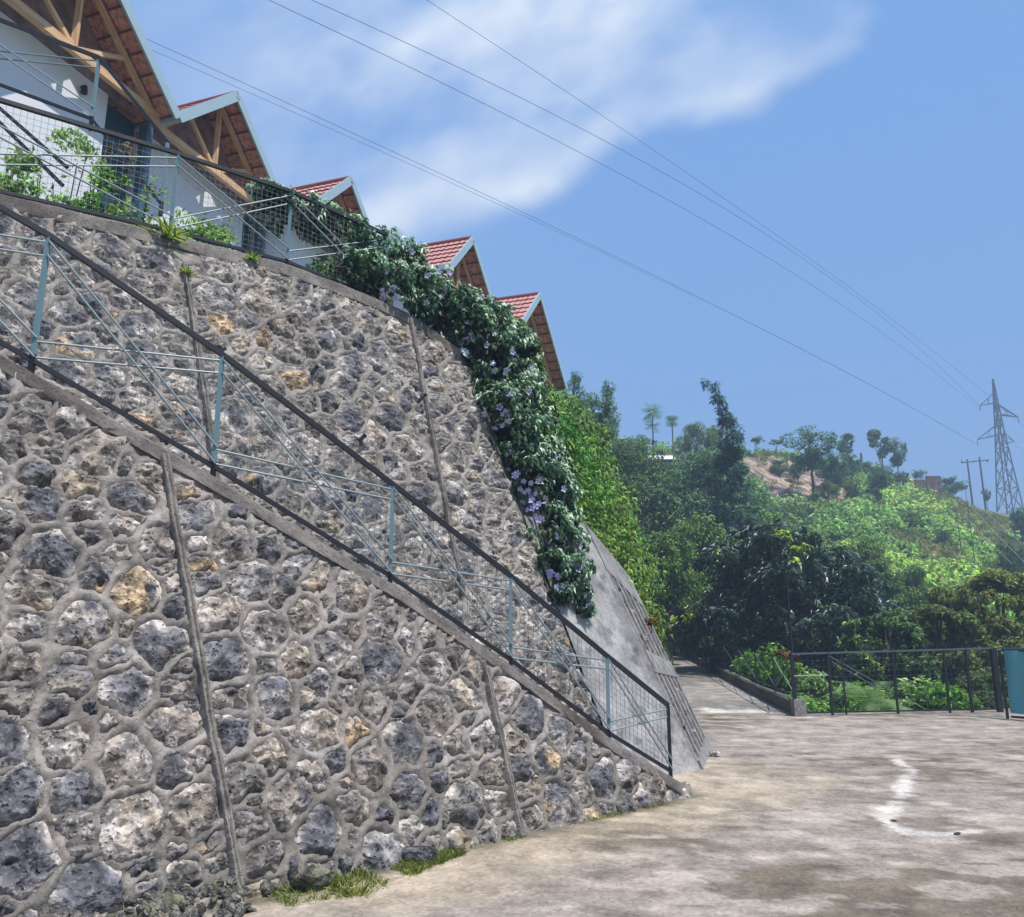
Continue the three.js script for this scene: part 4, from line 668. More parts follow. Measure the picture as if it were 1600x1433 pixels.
tree('sparse', 'blue', 'low scraggy tree above the bare slope on the skyline', 1212, 686, 90, { w: 1.2 });
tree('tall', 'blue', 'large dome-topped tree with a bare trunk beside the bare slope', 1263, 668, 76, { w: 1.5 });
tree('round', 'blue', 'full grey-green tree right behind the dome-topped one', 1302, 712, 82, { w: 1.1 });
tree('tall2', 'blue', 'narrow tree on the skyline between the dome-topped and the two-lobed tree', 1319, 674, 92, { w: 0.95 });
tree('conifer', 'dark', 'small dark spire-like tree on the skyline', 1345, 706, 94, { w: 0.7 });
tree('tall2', 'mid', 'left lobe of the twin eucalyptus pair standing highest on the ridge', 1374, 668, 98, { w: 0.95 });
tree('tall', 'mid', 'shorter right tree of the twin eucalyptus pair on the ridge', 1398, 684, 98, { w: 0.85 });
tree('broad', 'mid', 'leafy tree under the twin eucalyptus pair', 1375, 728, 88, { w: 0.8 });
tree('round', 'light', 'yellow-green tree in the middle of the hillside cluster', 1330, 752, 78);
tree('broad', 'mid', 'broad tree at the left of the hillside cluster', 1305, 740, 82, { w: 0.8 });
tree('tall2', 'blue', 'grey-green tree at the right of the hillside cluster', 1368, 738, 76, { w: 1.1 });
tree('shrubby', 'blue', 'small open tree right of the brick ruin', 1484, 740, 107, { w: 1.0 });
tree('sparse', 'mid', 'tiny flat-topped tree above the brick ruin', 1436, 734, 112, { w: 0.8 });
tree('tall', 'dark', 'small dark tree below the twin poles', 1540, 764, 112, { w: 0.9 });
tree('shrubby', 'light', 'round yellow-green bush on the bare slope', 1216, 714, 84);
tree('shrubby', 'mid', 'small bush at the right edge of the bare slope', 1238, 724, 86, { w: 0.7 });
tree('round', 'mid', 'green tree at the left foot of the dome-topped tree', 1245, 722, 82, { w: 0.9 });
tree('broad', 'light', 'light leafy tree between the bare slope and the hillside cluster', 1292, 752, 76, { w: 0.8 });
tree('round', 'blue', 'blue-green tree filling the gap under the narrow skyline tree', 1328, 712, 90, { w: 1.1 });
tree('broad', 'mid', 'spreading tree on the crest between the narrow tree and the twin pair', 1352, 722, 94, { w: 0.9 });
tree('round', 'mid', 'rounded tree on the crest left of the brick ruin', 1408, 738, 96, { w: 1.1 });
tree('round', 'light', 'small bright tree under the dome-topped tree', 1272, 772, 74, { w: 1 });
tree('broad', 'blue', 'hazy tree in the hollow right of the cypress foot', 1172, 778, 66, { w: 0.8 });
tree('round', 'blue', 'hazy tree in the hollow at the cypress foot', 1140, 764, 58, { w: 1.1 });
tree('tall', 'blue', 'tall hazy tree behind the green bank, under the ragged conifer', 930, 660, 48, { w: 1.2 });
tree('broad', 'mid', 'leafy tree left of the white-roofed hut, on the skyline', 990, 684, 66, { w: 0.7 });
// middle and right of the hillside
tree('round', 'light', 'bright green tree behind the right shoulder of the mango tree', 1350, 845, 48, { w: 0.9 });
tree('tall2', 'light', 'pale feathery tree rising beside the mango tree', 1380, 870, 42, { w: 1.2 });
tree('broad', 'dark', 'dark tree in the gap between the mango and the olive trees', 1425, 885, 46, { w: 0.7 });
tree('round', 'light', 'bright round tree right of the dark gap', 1440, 925, 36, { w: 0.9 });
tree('broad', 'light', 'bushy tree high on the hill left of the grass slope', 1420, 800, 74, { w: 0.7 });
tree('broad', 'mid', 'low spreading tree in the middle of the grass slope', 1475, 838, 72, { w: 0.8 });
tree('round', 'blue', 'hazy tree at the right edge below the pylon', 1592, 796, 84, { w: 0.8 });
tree('broad', 'dark', 'dark tree at the right edge under the pale stay wires', 1578, 846, 62, { w: 0.75 });
tree('shrubby', 'light', 'light bush below the low spreading tree', 1440, 862, 62, { w: 1.1 });
tree('broad', 'light', 'green tree behind the top of the mango tree', 1180, 808, 48, { w: 0.8 });
tree('broad', 'light', 'light green tree at the upper left of the mango tree', 1095, 812, 42, { w: 0.8 });
tree('round', 'light', 'light green tree between the bank and the mango tree', 1040, 842, 36, { w: 0.8, y: 0.2 });
function bigTree(name, label, px, topY, botY, halfW, D, seed, n, L, cols, tint, o = {}) {
  const c = at(px, (topY + botY) / 2, D), hh = (at(px, topY, D).y - at(px, botY, D).y) / 2, ww = halfW / FOC * D, gy = o.y ?? -1.2, t = thing(name, label, 'tree', V(c.x, gy, c.z), o.group);
  const bl = randomBlobs(seed, o.k || 110, 0, c.y - gy, 0, ww * 0.9, hh * 0.9, ww * 0.85, Math.min(ww, hh) * 0.11, Math.min(ww, hh) * 0.22);
  part('trunk', trunkGeo(c.y - gy, 0.26, bl.slice(0, 12), seed, 0.1), M.bark, t);
  part('crown', leafMesh(n, blobSampler(bl, { fr: 1.6, gap: -0.15, young: o.young ?? 0.5, lump: 0.4 }), { L, w: o.w || 0.36, cols, young: o.yc || G(0.16, 0.20, 0.035), droop: 0.25, gain: o.gain || 6.5 }, seed + 1), LM[tint], t, 'stuff');
}
bigTree('mango_tree', 'big dark mango tree with yellow-green young leaves behind the fence', 1215, 822, 1085, 168, 31, 901, 52000, 0.25, [G(0.030, 0.048, 0.036), G(0.040, 0.062, 0.046), G(0.022, 0.036, 0.030)], 'shiny', { young: 0.9, k: 190, gain: 8.5, w: 0.36 });
bigTree('olive_green_tree', 'yellowish olive tree filling the right edge above the fence end', 1560, 890, 1060, 115, 30, 911, 30000, 0.19, [G(0.075, 0.092, 0.030), G(0.095, 0.108, 0.036), G(0.055, 0.072, 0.026)], 'mid', { yc: G(0.13, 0.13, 0.035), gain: 8.5 });
bigTree('olive_green_tree', 'olive tree left of the one at the right edge, behind the fence', 1455, 945, 1080, 85, 27, 921, 20000, 0.17, [G(0.06, 0.085, 0.028), G(0.08, 0.10, 0.03), G(0.045, 0.065, 0.024)], 'mid', { gain: 7.5 });
bigTree('leafy_tree', 'shady leafy tree behind the middle of the fence', 1385, 955, 1090, 75, 25, 931, 18000, 0.17, [G(0.04, 0.075, 0.03), G(0.055, 0.09, 0.034)], 'mid', { young: 0.3, gain: 7 });
{ // leaning cypress
  const b = at(1146, 812, 46), gy = hillY(b.x, b.z), top = at(1112, 592, 46), H2 = top.y - gy, t = thing('cypress_tree', 'tall dark cypress with a bent tip standing against the sky', 'tree', V(b.x, gy, b.z));
  const bl = [], r = rng(15); for (let i = 0; i < 60; i++) { const f = Math.pow(i / 59, 0.9), y = 0.5 + f * (H2 - 0.6), w = f < 0.35 ? lerp(1.3, 1.5, f / 0.35) : f < 0.75 ? lerp(1.5, 1.0, (f - 0.35) / 0.4) : lerp(1.0, 0.26, (f - 0.75) / 0.25), px = f < 0.8 ? -0.1 : -1.15 * Math.pow((f - 0.8) / 0.2, 1.3), a = r() * 6.28; bl.push(blob(px + Math.cos(a) * w * 0.5 + 0.25 * vn(y, 3), y, Math.sin(a) * w * 0.5, w * 0.55, 0.42, w * 0.55)); }
  part('trunk', trunkGeo(H2 * 0.85, 0.15, [], 16, 0.02), M.bark, t);
  part('crown', leafMesh(16000, blobSampler(bl, { fr: 2.2, gap: -0.05, lump: 0.5 }), { L: 0.30, w: 0.2, cols: [G(0.028, 0.05, 0.034), G(0.04, 0.065, 0.042)], droop: 0.5 }, 17), LM.blue, t, 'stuff');
}
function frondGeo(L, n, w, arch, seed, thin = 0.06) {     // a feathered or star frond along +x, arching down
  const r = rng(seed), pos = [], idx = [], col = []; const P = (t) => V(L * t * (1 - 0.15 * t), arch * L * (0.6 * t - t * t), 0);
  for (let i = 0; i < n; i++) { const t = 0.12 + 0.88 * i / n, p = P(t), l = w * Math.sin(Math.PI * Math.min(1, 0.2 + 0.8 * t)) * lerp(0.8, 1.1, r()); for (const s of [-1, 1]) { const k = pos.length / 3, q = P(Math.min(1, t + thin)); pos.push(p.x, p.y, 0, q.x, q.y, 0, p.x + l * 0.55, p.y - l * (0.25 + 0.2 * r()), s * l); idx.push(k, k + 1, k + 2); const c = 2.6 * lerp(0.7, 1.2, r()); for (let z = 0; z < 3; z++) col.push(0.07 * c, 0.115 * c, 0.04 * c); } }
  return geom(pos, idx, null, col);
}
function fronds(o, name, geo, mat, n, y, seed, tilt) { const r = rng(seed); for (let i = 0; i < n; i++) { const m = part(name, geo, mat, o); m.position.set(0, y, 0); m.rotation.set(0, i / n * 6.283 + r() * 0.5, 0, 'YXZ'); m.rotateZ(lerp(tilt[0], tilt[1], r())); } }
for (const [px, ty, D, L, nm] of [[1019, 634, 66, 1.5, 'taller papaya tree with a starry crown on the skyline'], [1050, 648, 68, 0.8, 'slim papaya tree right of the taller one']]) {
  const p = at(px, ty + 10, D), gy = hillY(p.x, p.z), t = thing('papaya_tree', nm, 'tree', V(p.x, gy, p.z), 'papaya trees on the skyline');
  part('trunk', rod(V(0, -0.2, 0), V(0, p.y - gy, 0), 0.09, 7, 0.05), M.paleBark, t); fronds(t, 'frond', frondGeo(L * 0.85, 7, 0.6, 0.5, 5), LM.blue, 24, p.y - gy, px, [-0.7, 1.2]); if (L > 1) fronds(t, 'frond', frondGeo(L * 0.6, 7, 0.5, 0.5, 6), LM.blue, 14, p.y - gy - 1.3, px + 1, [-0.5, 0.9]);
}
{ const p = at(612, 372, 12.2), gy = p.y - 1.1, t = thing('palm_plant', 'small palm with stiff fronds poking up behind the vine', 'palm', V(p.x, gy, p.z)); part('trunk', rod(V(0, -0.5, 0), V(0, 0.55, 0), 0.07, 8, 0.05), M.bark, t); fronds(t, 'frond', frondGeo(0.85, 26, 0.26, 0.7, 15, 0.02), LM.mid, 9, 0.55, 8, [0.25, 1.0]); }

// ---------------------------------------------------------------- smaller plants
function plant(name, label, cat, p, blobs, n, L, cols, o = {}) { const t = thing(name, label, cat, p, o.group); part('foliage', leafMesh(n, blobSampler(blobs, { fr: 4, gap: o.gap ?? -0.1, lump: 0.4 }), { L, w: o.w || 0.4, cols, droop: o.droop ?? 0.2, rise: o.rise || 0, young: o.yc }, o.seed || 55), o.mat || M.leaf, t, 'stuff'); const gs = blobs.slice(0, 5).map((b) => rod(V(0, -0.1, 0), b.c, 0.012, 5, 0.006)); part('stem', merge(gs), M.bark, t); return t; }
const pale = [G(0.12, 0.18, 0.07), G(0.16, 0.22, 0.09), G(0.09, 0.14, 0.05)], fresh = [G(0.085, 0.16, 0.028), G(0.11, 0.19, 0.035), G(0.06, 0.12, 0.025)];
[[12, 262, 8.4, 0.55, 'leafy garden plant at the far left behind the terrace railing'], [70, 275, 8.6, 0.45, 'bushy garden plant left of the slender pale one'], [112, 250, 9.0, 0.75, 'slender pale green garden plant before the white wall'], [150, 285, 8.7, 0.42, 'low garden plant at the corner of the white wall'], [222, 305, 8.9, 0.40, 'grassy garden plant below the dark door'], [305, 352, 9.2, 0.3, 'small garden plant before the second cottage'], [350, 366, 9.4, 0.32, 'small trailing garden plant near the start of the vine']]
  .forEach(([px, py, D, h, label], i) => { const q = at(px, py, D), t = -(q.clone().sub(B0).dot(NH)), u = q.clone().sub(B0).dot(DIR), p = V(q.x, gardenY(u, t), q.z), hh = Math.max(0.3, q.y - p.y + h * 0.4); plant('garden_plant', label, 'plant', p, randomBlobs(700 + i, 9, 0, hh * 0.6, 0, 0.22, hh * 0.42, 0.22, 0.09, 0.2), 700, 0.085, i % 2 ? fresh : pale, { seed: 720 + i, rise: 0.5, group: 'garden plants behind the terrace railing' }); });
{ const q = at(188, 242, 9.2), t = -(q.clone().sub(B0).dot(NH)), u = q.clone().sub(B0).dot(DIR), gy = gardenY(u, t); plant('garden_plant', 'bronze-leaved garden plant standing against the dark door', 'plant', V(q.x, gy, q.z), [blob(0, q.y - gy, 0, 0.16, 0.13, 0.16), blob(0.12, q.y - gy - 0.25, 0, 0.14, 0.12, 0.14)], 55, 0.10, [G(0.075, 0.06, 0.028), G(0.06, 0.05, 0.025)], { seed: 91 }); }
{ const p = wpt(2.55, along(upTop, 2.55) + 0.18, SET, -0.45); plant('garden_plant', 'small light green plant with a red flower inside the railing by the vine', 'plant', p, [blob(0, 0.15, 0, 0.2, 0.2, 0.2), blob(0.1, 0.3, 0, 0.16)], 260, 0.1, fresh, { seed: 93 }); }
// tufts on the wall
[[262, 372, 0.16, 'grass tuft hanging on the upper wall capping'], [292, 428, 0.07, 'tiny fern at the head of the mortar strip'], [395, 408, 0.09, 'small weed on the upper wall capping near the vine']].forEach(([px, py, s, label], i) => { const p = onPlane(px, py, B0.clone().addScaledVector(NH, -SET + 0.06), wallN), t = thing('weed_tuft', label, 'weed', p, 'weeds on the walls'); part('blades', leafMesh(60, (q) => [V((q() - 0.5) * s, 0, (q() - 0.5) * s), V(0, 0.3, 0)], { L: s * 1.3, w: 0.16, cols: [G(0.13, 0.15, 0.04), G(0.10, 0.15, 0.03)], droop: i ? 0 : 0.3, rise: 0.9 }, 800 + i), M.leaf, t, 'stuff'); });
// grass and rocks at the foot of the wall
{
  const pl = [], r = rng(66); for (let k = 0; k < 2300; k++) { const u = lerp(0.42, 2.1, r()), w = 0.30 * (1 - Math.abs(u - 1.0) / 1.2) + 0.06; if (fbm(u * 5, 2, 2, 3) < -0.5 + r() * 0.5) continue; const p = wpt(u, 0, 0, 0.01 + w * 1.3 * Math.pow(r(), 1.9)); const big = r() < 0.08 ? 1.3 : 0.8; pl.push([p.x, 0, p.z, lerp(0.4, 0.9, r()) * big, lerp(0.2, 0.75, r()) * big]); }
  for (let k = 0; k < 260; k++) { const u = lerp(2.0, 5.2, r()); if (fbm(u * 3, 7, 2, 3) < 0.02) continue; const p = wpt(u, 0, 0, 0.02 + 0.07 * r()); pl.push([p.x, 0, p.z, lerp(0.25, 0.6, r()), lerp(0.2, 0.5, r())]); }
  const tf = leafMesh(9, (q) => [V((q() - 0.5) * 0.06, -0.005, (q() - 0.5) * 0.06), V(0, 0.2, 0)], { L: 0.075, w: 0.13, gain: 6, cols: [G(0.10, 0.15, 0.04), G(0.08, 0.115, 0.03), G(0.17, 0.18, 0.06)], droop: 0, rise: 0.4 }, 33);
  cover('grass', 'green grass and weeds growing along the foot of the stone wall', 'grass', tf, M.leaf, pl, () => [1, 1, 1]);
}
function rock(label, p, s, seed, c, sink = 0.3) {
  const g = new THREE.IcosahedronGeometry(1, 4), a = g.attributes.position, col = [], uv = []; const r = rng(seed), pl = []; for (let i = 0; i < 7; i++) pl.push(V(r() - 0.5, r() - 0.5, r() - 0.5).normalize().multiplyScalar(lerp(0.62, 0.9, r())));
  for (let i = 0; i < a.count; i++) { const v = V(a.getX(i), a.getY(i), a.getZ(i)).normalize(); let f = 1; for (const n of pl) { const d = v.dot(n) / n.length(); if (d > 0) f = Math.min(f, n.length() / d); } f += 0.10 * fbm(v.x * 3 + seed, v.y * 3, v.z * 3, 4); a.setXYZ(i, v.x * f, v.y * f, v.z * f); const k = 1.5 * (1 + 0.8 * fbm(v.x * 4 + seed, v.y * 4, v.z * 4, 4)); col.push(c[0] * k, c[1] * k, c[2] * k); uv.push(Math.atan2(v.z, v.x) * s[0], v.y * s[1] * 1.5); }
  g.setAttribute('uv', new THREE.BufferAttribute(new Float32Array(uv), 2));
  g.setAttribute('color', new THREE.BufferAttribute(new Float32Array(col), 3)); g.computeVertexNormals();
  const m = shade(new THREE.Mesh(g, M.stone)); m.name = numbered('rock'); m.position.copy(p).add(V(0, s[1] * (1 - sink), 0)); m.scale.set(...s); m.rotation.y = seed; scene.add(m); tag(m, label, 'rock', 'loose rocks at the foot of the wall');
}
rock('flat dark rock lying in the grass at the foot of the wall', onGround(645, 1345), [0.18, 0.075, 0.11], 3, [0.10, 0.10, 0.11]);
rock('mossy rock half hidden in the grass left of the flat dark rock', onGround(488, 1388), [0.16, 0.09, 0.10], 4, [0.14, 0.145, 0.10]);
rock('small round pebble at the lower left foot of the mortar strip', onGround(415, 1398), [0.06, 0.05, 0.05], 5, [0.17, 0.17, 0.14]);
rock('thin stone chip left of the lime trickle on the yard, near its lower bend', onGround(1397, 1283), [0.03, 0.008, 0.025], 6, [0.10, 0.09, 0.08]);
rock('thin stone chip at the right end of the lime trickle on the yard', onGround(1496, 1303), [0.045, 0.008, 0.025], 7, [0.09, 0.08, 0.07]);
rock('small pale pebble by the foot of the concrete buttress', onGround(1117, 1182), [0.09, 0.05, 0.08], 8, [0.45, 0.43, 0.40]);

// ---------------------------------------------------------------- kerb wall, fences, pole, tarp
const K0 = onGround(1236, 1118), kp = (z) => V(pathRight(z), 0, z);
{
  const base = kp(-17.1), o = thing('kerb_wall', 'low mossy concrete kerb wall along the right side of the path', 'low wall', base), pos = [], uv = [], col = [], idx = [], n = 120, prof = [[0, -0.05], [0, 0.24], [0.03, 0.28], [0.17, 0.28], [0.19, 0.24], [0.19, -0.3]];
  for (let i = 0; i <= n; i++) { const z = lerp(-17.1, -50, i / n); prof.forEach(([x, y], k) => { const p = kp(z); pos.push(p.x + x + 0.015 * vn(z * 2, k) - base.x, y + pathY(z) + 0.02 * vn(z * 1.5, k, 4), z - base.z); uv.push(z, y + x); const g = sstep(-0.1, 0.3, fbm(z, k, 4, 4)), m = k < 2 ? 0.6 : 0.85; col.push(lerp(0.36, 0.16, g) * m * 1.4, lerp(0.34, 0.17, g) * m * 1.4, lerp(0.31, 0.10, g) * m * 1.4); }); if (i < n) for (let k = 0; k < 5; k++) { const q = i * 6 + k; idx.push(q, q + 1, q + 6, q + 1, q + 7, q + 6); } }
  part('kerb', geom(pos, idx, uv, col), M.coping, o);
  part('end_post', new THREE.BoxGeometry(0.25, 0.40, 0.2).translate(0.10, 0.13, 0.08), M.concrete, o);
}
{
  const o = thing('path_railing', 'thin metal railing on the kerb wall beside the path', 'railing', kp(-17.3).add(V(0.14, 0.28, 0))), b = o.position, zs = [-17.3, -19.4, -22, -25, -28.5, -33, -39, -46];
  const F = zs.map((z) => kp(z).add(V(0.10, 0.26 + pathY(z), 0)).sub(b));
  F.forEach((p) => part('post', bar(p, p.clone().add(V(0, 0.85, 0)), 0.03), M.black, o));
  for (let i = 0; i + 1 < F.length; i++) { part('top_rail', bar(F[i].clone().add(V(0, 0.85, 0)), F[i + 1].clone().add(V(0, 0.85, 0)), 0.026), M.black, o); part('bottom_rail', bar(F[i].clone().add(V(0, 0.12, 0)), F[i + 1].clone().add(V(0, 0.12, 0)), 0.022), M.black, o); for (const [a, c] of [[0.8, 0.15], [0.15, 0.8]]) part('brace', rod(F[i].clone().add(V(0, a, 0)), F[i + 1].clone().add(V(0, c, 0)), 0.011), i ? M.steel : M.pipe, o); }
}
{
  const A = onGround(1243, 1119), C = onGround(1563, 1113), o = thing('metal_fence', 'dark metal fence along the far edge of the yard', 'fence', A.clone()), b = o.position;
  const h = riseTo(A, 1022), h2 = riseTo(C, 1013), P = (t, f) => A.clone().lerp(C, t).add(V(0, lerp(h, h2, t) * f, 0)).sub(b);
  for (const [x, w] of [[1243, 0.05], [1299, 0.045], [1320, 0.03], [1400, 0.04], [1482, 0.04], [1518, 0.05], [1563, 0.10]]) { const t = (x - 1243) / 320; part('post', bar(P(t, -0.03), P(t, 1.0), w), M.black, o); }
  for (const [t0, t1] of [[0, 0.175], [0.175, 0.49], [0.49, 0.747], [0.747, 1]]) { part('top_rail', bar(P(t0, 1), P(t1, 1), 0.036), M.steel, o); part('bottom_rail', bar(P(t0, 0.05), P(t1, 0.05), 0.03), M.black, o); part('wire_mesh', wireMesh(P(t0, 0.06), P(t1, 0.06), P(t1, 0.98), P(t0, 0.98), 0.12), M.steel, o); }
  part('mid_rail', rod(P(0, 0.64), P(0.175, 0.64), 0.012), M.pipe, o); part('brace', rod(P(0.18, 0.95), P(0.45, 0.4), 0.012), M.steel, o); part('brace', rod(P(0.19, 0.86), P(0.40, 0.42), 0.012), M.steel, o);
  const E = P(1, 1), E2 = E.clone().add(V(0.9, 0, 0.3)); part('top_rail', bar(E, E2, 0.03), M.steel, o);
}
{ const p = onGround(1245, 1112), t = thing('lamp_pole', 'tall thin dark pole rising by the kerb wall end', 'pole', p); part('shaft', rod(V(0, -0.1, 0), V(-0.02, riseTo(p, 895), 0), 0.03, 10, 0.022), M.black, t); part('cap', new THREE.SphereGeometry(0.032, 10, 8).translate(-0.02, riseTo(p, 895), 0), M.black, t); part('base_plate', new THREE.BoxGeometry(0.16, 0.02, 0.16).translate(0, 0.012, 0), M.black, t); }
{ // teal sheet at the right edge
  const A = onGround(1581, 1124), o = thing('teal_sheet_screen', 'teal sheet stretched on a dark frame at the right edge of the yard', 'screen', A.clone()), D = V(0.55, 0, 0.83), pos = [], uv = [], idx = [], n = 90, m = 16, hh = riseTo(A, 1016);
  for (let j = 0; j <= m; j++) for (let i = 0; i <= n; i++) { const s = i / n * 5, y = 0.10 + (hh - 0.10) * j / m, w = 0.035 * Math.sin(s * 14 + 0.5 * Math.sin(y * 4)) + 0.03 * fbm(s * 2, y * 1.5, 4, 3), e = j === 0 ? 0.04 * vn(s * 3, 1) : 0; pos.push(D.x * s - D.z * w, y + e, D.z * s + D.x * w); uv.push(s, y); if (i < n && j < m) { const q = j * (n + 1) + i; idx.push(q, q + 1, q + n + 2, q, q + n + 2, q + n + 1); } }
  part('sheet', geom(pos, idx, uv), M.tarp, o);
  part('frame_rail', bar(V(0, 0.05, 0), D.clone().multiplyScalar(5).add(V(0, 0.05, 0)), 0.04), M.black, o); part('frame_rail', bar(V(0, hh, -0.05), D.clone().multiplyScalar(5).add(V(0, hh, -0.05)), 0.035), M.black, o);
  for (const s of [-0.01, 1.7, 3.4, 5]) part('frame_post', bar(D.clone().multiplyScalar(s).add(V(-0.03, -0.05, -0.06)), D.clone().multiplyScalar(s).add(V(-0.03, hh, -0.06)), 0.04), M.black, o);
}
// plants behind the fence and along the kerb
{ const p = onGround(1240, 1098), t = thing('flowering_plant', 'small red-flowered plant by the thin pole at the fence corner', 'plant', V(p.x + 0.2, 0, p.z - 1.2)); const bl = [blob(0, 0.9, 0, 0.25, 0.2, 0.25), blob(0.3, 0.75, 0, 0.2)]; part('foliage', leafMesh(160, blobSampler(bl, { fr: 4, gap: -0.3 }), { L: 0.14, w: 0.4, cols: fresh }, 3), M.leaf, t, 'stuff'); part('stem', merge(bl.map((b) => rod(V(0, -0.1, 0), b.c, 0.014, 5))), M.bark, t); part('blossom', (() => { const g = leafMesh(70, blobSampler([blob(0, 1.12, 0.1, 0.2, 0.1, 0.2), blob(0.25, 1.05, 0.1, 0.12, 0.07, 0.12)], { fr: 4, gap: -0.5 }), { L: 0.13, w: 0.4, cols: [G(1, 1, 1)] }, 4); g.deleteAttribute('color'); return g; })(), M.red, t); }
[[1275, 1085, 19.6, 0.8, 'bright green bush behind the left end of the fence', fresh], [1262, 1062, 21.5, 0.5, 'leafy bush behind the thin pole', pale], [1345, 1072, 21.5, 0.8, 'mid green bush behind the fern', fresh], [1420, 1078, 20.5, 0.85, 'grassy bush behind the middle fence post', pale], [1470, 1082, 20, 0.7, 'green bush behind the right half of the fence', fresh], [1535, 1062, 21, 1.0, 'dusky bush behind the fence end post', [G(0.05, 0.08, 0.03), G(0.07, 0.09, 0.035)]], [1590, 1045, 22, 1.2, 'dusky bush behind the teal sheet', [G(0.05, 0.08, 0.03), G(0.07, 0.09, 0.035)]]]
  .forEach(([px, py, D, s, label, c], i) => { const q = at(px, py, D), gy = -0.9; plant('bush', label, 'bush', V(q.x, gy, q.z), randomBlobs(850 + i, 11, 0, (q.y - gy) * 0.55, 0, s * 0.8, (q.y - gy) * 0.4, s * 0.7, 0.25, 0.42), 2600, 0.15, c, { seed: 860 + i, gap: -0.05, rise: 0.3, group: 'bushes behind the fence' }); });
{ const p = at(1362, 1102, 19), t = thing('fern', 'large arching fern behind the left half of the fence', 'fern', V(p.x, -0.6, p.z)); fronds(t, 'frond', frondGeo(1.35, 30, 0.34, 0.8, 25, 0.025), LM.light, 15, 0.5, 12, [0.1, 0.9]); part('stem', rod(V(0, -0.3, 0), V(0, 0.55, 0), 0.06, 7), M.bark, t); }
[[1152, 1005, 31, 0.95, 'bright green bush on the kerb side of the path', fresh], [1190, 1025, 27, 0.7, 'smaller green bush right of the bright one beside the path', fresh], [1128, 1000, 37, 1.0, 'green bush behind the dry grass by the path', fresh], [1088, 985, 46, 1.3, 'dry brownish bush where the path disappears', [G(0.20, 0.17, 0.06), G(0.15, 0.15, 0.05), G(0.22, 0.14, 0.06)]], [1070, 962, 52, 1.5, 'tall dry grass clump at the far end of the path', [G(0.20, 0.19, 0.06), G(0.12, 0.17, 0.04)]]]
  .forEach(([px, py, D, s, label, c], i) => { const q = at(px, py, D), gy = 0; plant('bush', label, 'bush', V(Math.max(q.x, pathRight(q.z) + 0.2 + s * 0.9), gy, q.z), randomBlobs(870 + i, 13, 0, Math.max(0.6, q.y) * 0.55, 0, s * 0.75, Math.max(0.6, q.y) * 0.5, s * 0.7, 0.3, 0.55), 4200, 0.17, c, { seed: 880 + i, gap: -0.05, rise: 0.3, group: 'bushes along the path' }); });
{ const base = at(1018, 978, 11.6), t = thing('orange_flower', 'small orange flower sprig on the ribbed flank of the buttress', 'flower', base); part('blossom', (() => { const g = leafMesh(24, blobSampler([blob(0, 0.05, 0, 0.07)], { fr: 4, gap: -2 }), { L: 0.07, w: 0.5, cols: [G(1, 1, 1)] }, 4); g.deleteAttribute('color'); return g; })(), M.orange, t); part('stem', rod(V(0, -0.1, 0), V(0, 0.05, 0), 0.008, 5), M.bark, t); }

// ---------------------------------------------------------------- huts, pylon, poles and cables on the hill
{
  const p = at(1025, 722, 72), gy = hillY(p.x, p.z), o = thing('hut', 'small hut with a white sheet roof half hidden among the hillside trees', 'hut', V(p.x, gy, p.z)), h = p.y - gy;
  part('wall', new THREE.BoxGeometry(2.6, h + 1, 2).translate(0, (h - 1) / 2, 0), M.brick, o);
  const sh = (s) => { const g = new THREE.BoxGeometry(3.2, 0.05, 1.5); g.rotateX(s * 0.42); g.translate(0, h + 0.28, s * 0.66); return g; }; part('roof_sheet', sh(1), M.white, o); part('roof_sheet', sh(-1), M.white, o);
}
{
  const p = at(1447, 768, 103), gy = hillY(p.x, p.z) - 0.5, o = thing('brick_ruin', 'roofless brick house shell on the crest of the ridge', 'house'); o.position.set(p.x, gy, p.z); const top = at(1447, 744, 103).y - gy;
  const bx = (x, y, w, h, d, z = 0) => new THREE.BoxGeometry(w, h, d).translate(x, y + h / 2, z);
  part('wall', bx(-1.4, 0, 2.6, top - 0.5, 0.3), M.brick, o); part('wall', bx(1.1, 0, 1.9, top, 0.3), M.brick, o); part('wall', bx(2.0, 0, 0.3, top, 3, -1.66), M.brick, o); part('wall', bx(-2.65, 0, 0.3, top - 0.9, 3, -1.66), M.brick, o); part('lintel', bx(0, top - 0.85, 0.28, 0.3, 0.3), M.brick, o);
}
const pyl = at(1577, 787, 150), pylTop = at(1550, 592, 150);
const pg = hillY(pyl.x, pyl.z), pyB = V(pyl.x, pg, pyl.z), pH = pylTop.y - pg;
const tips = [];
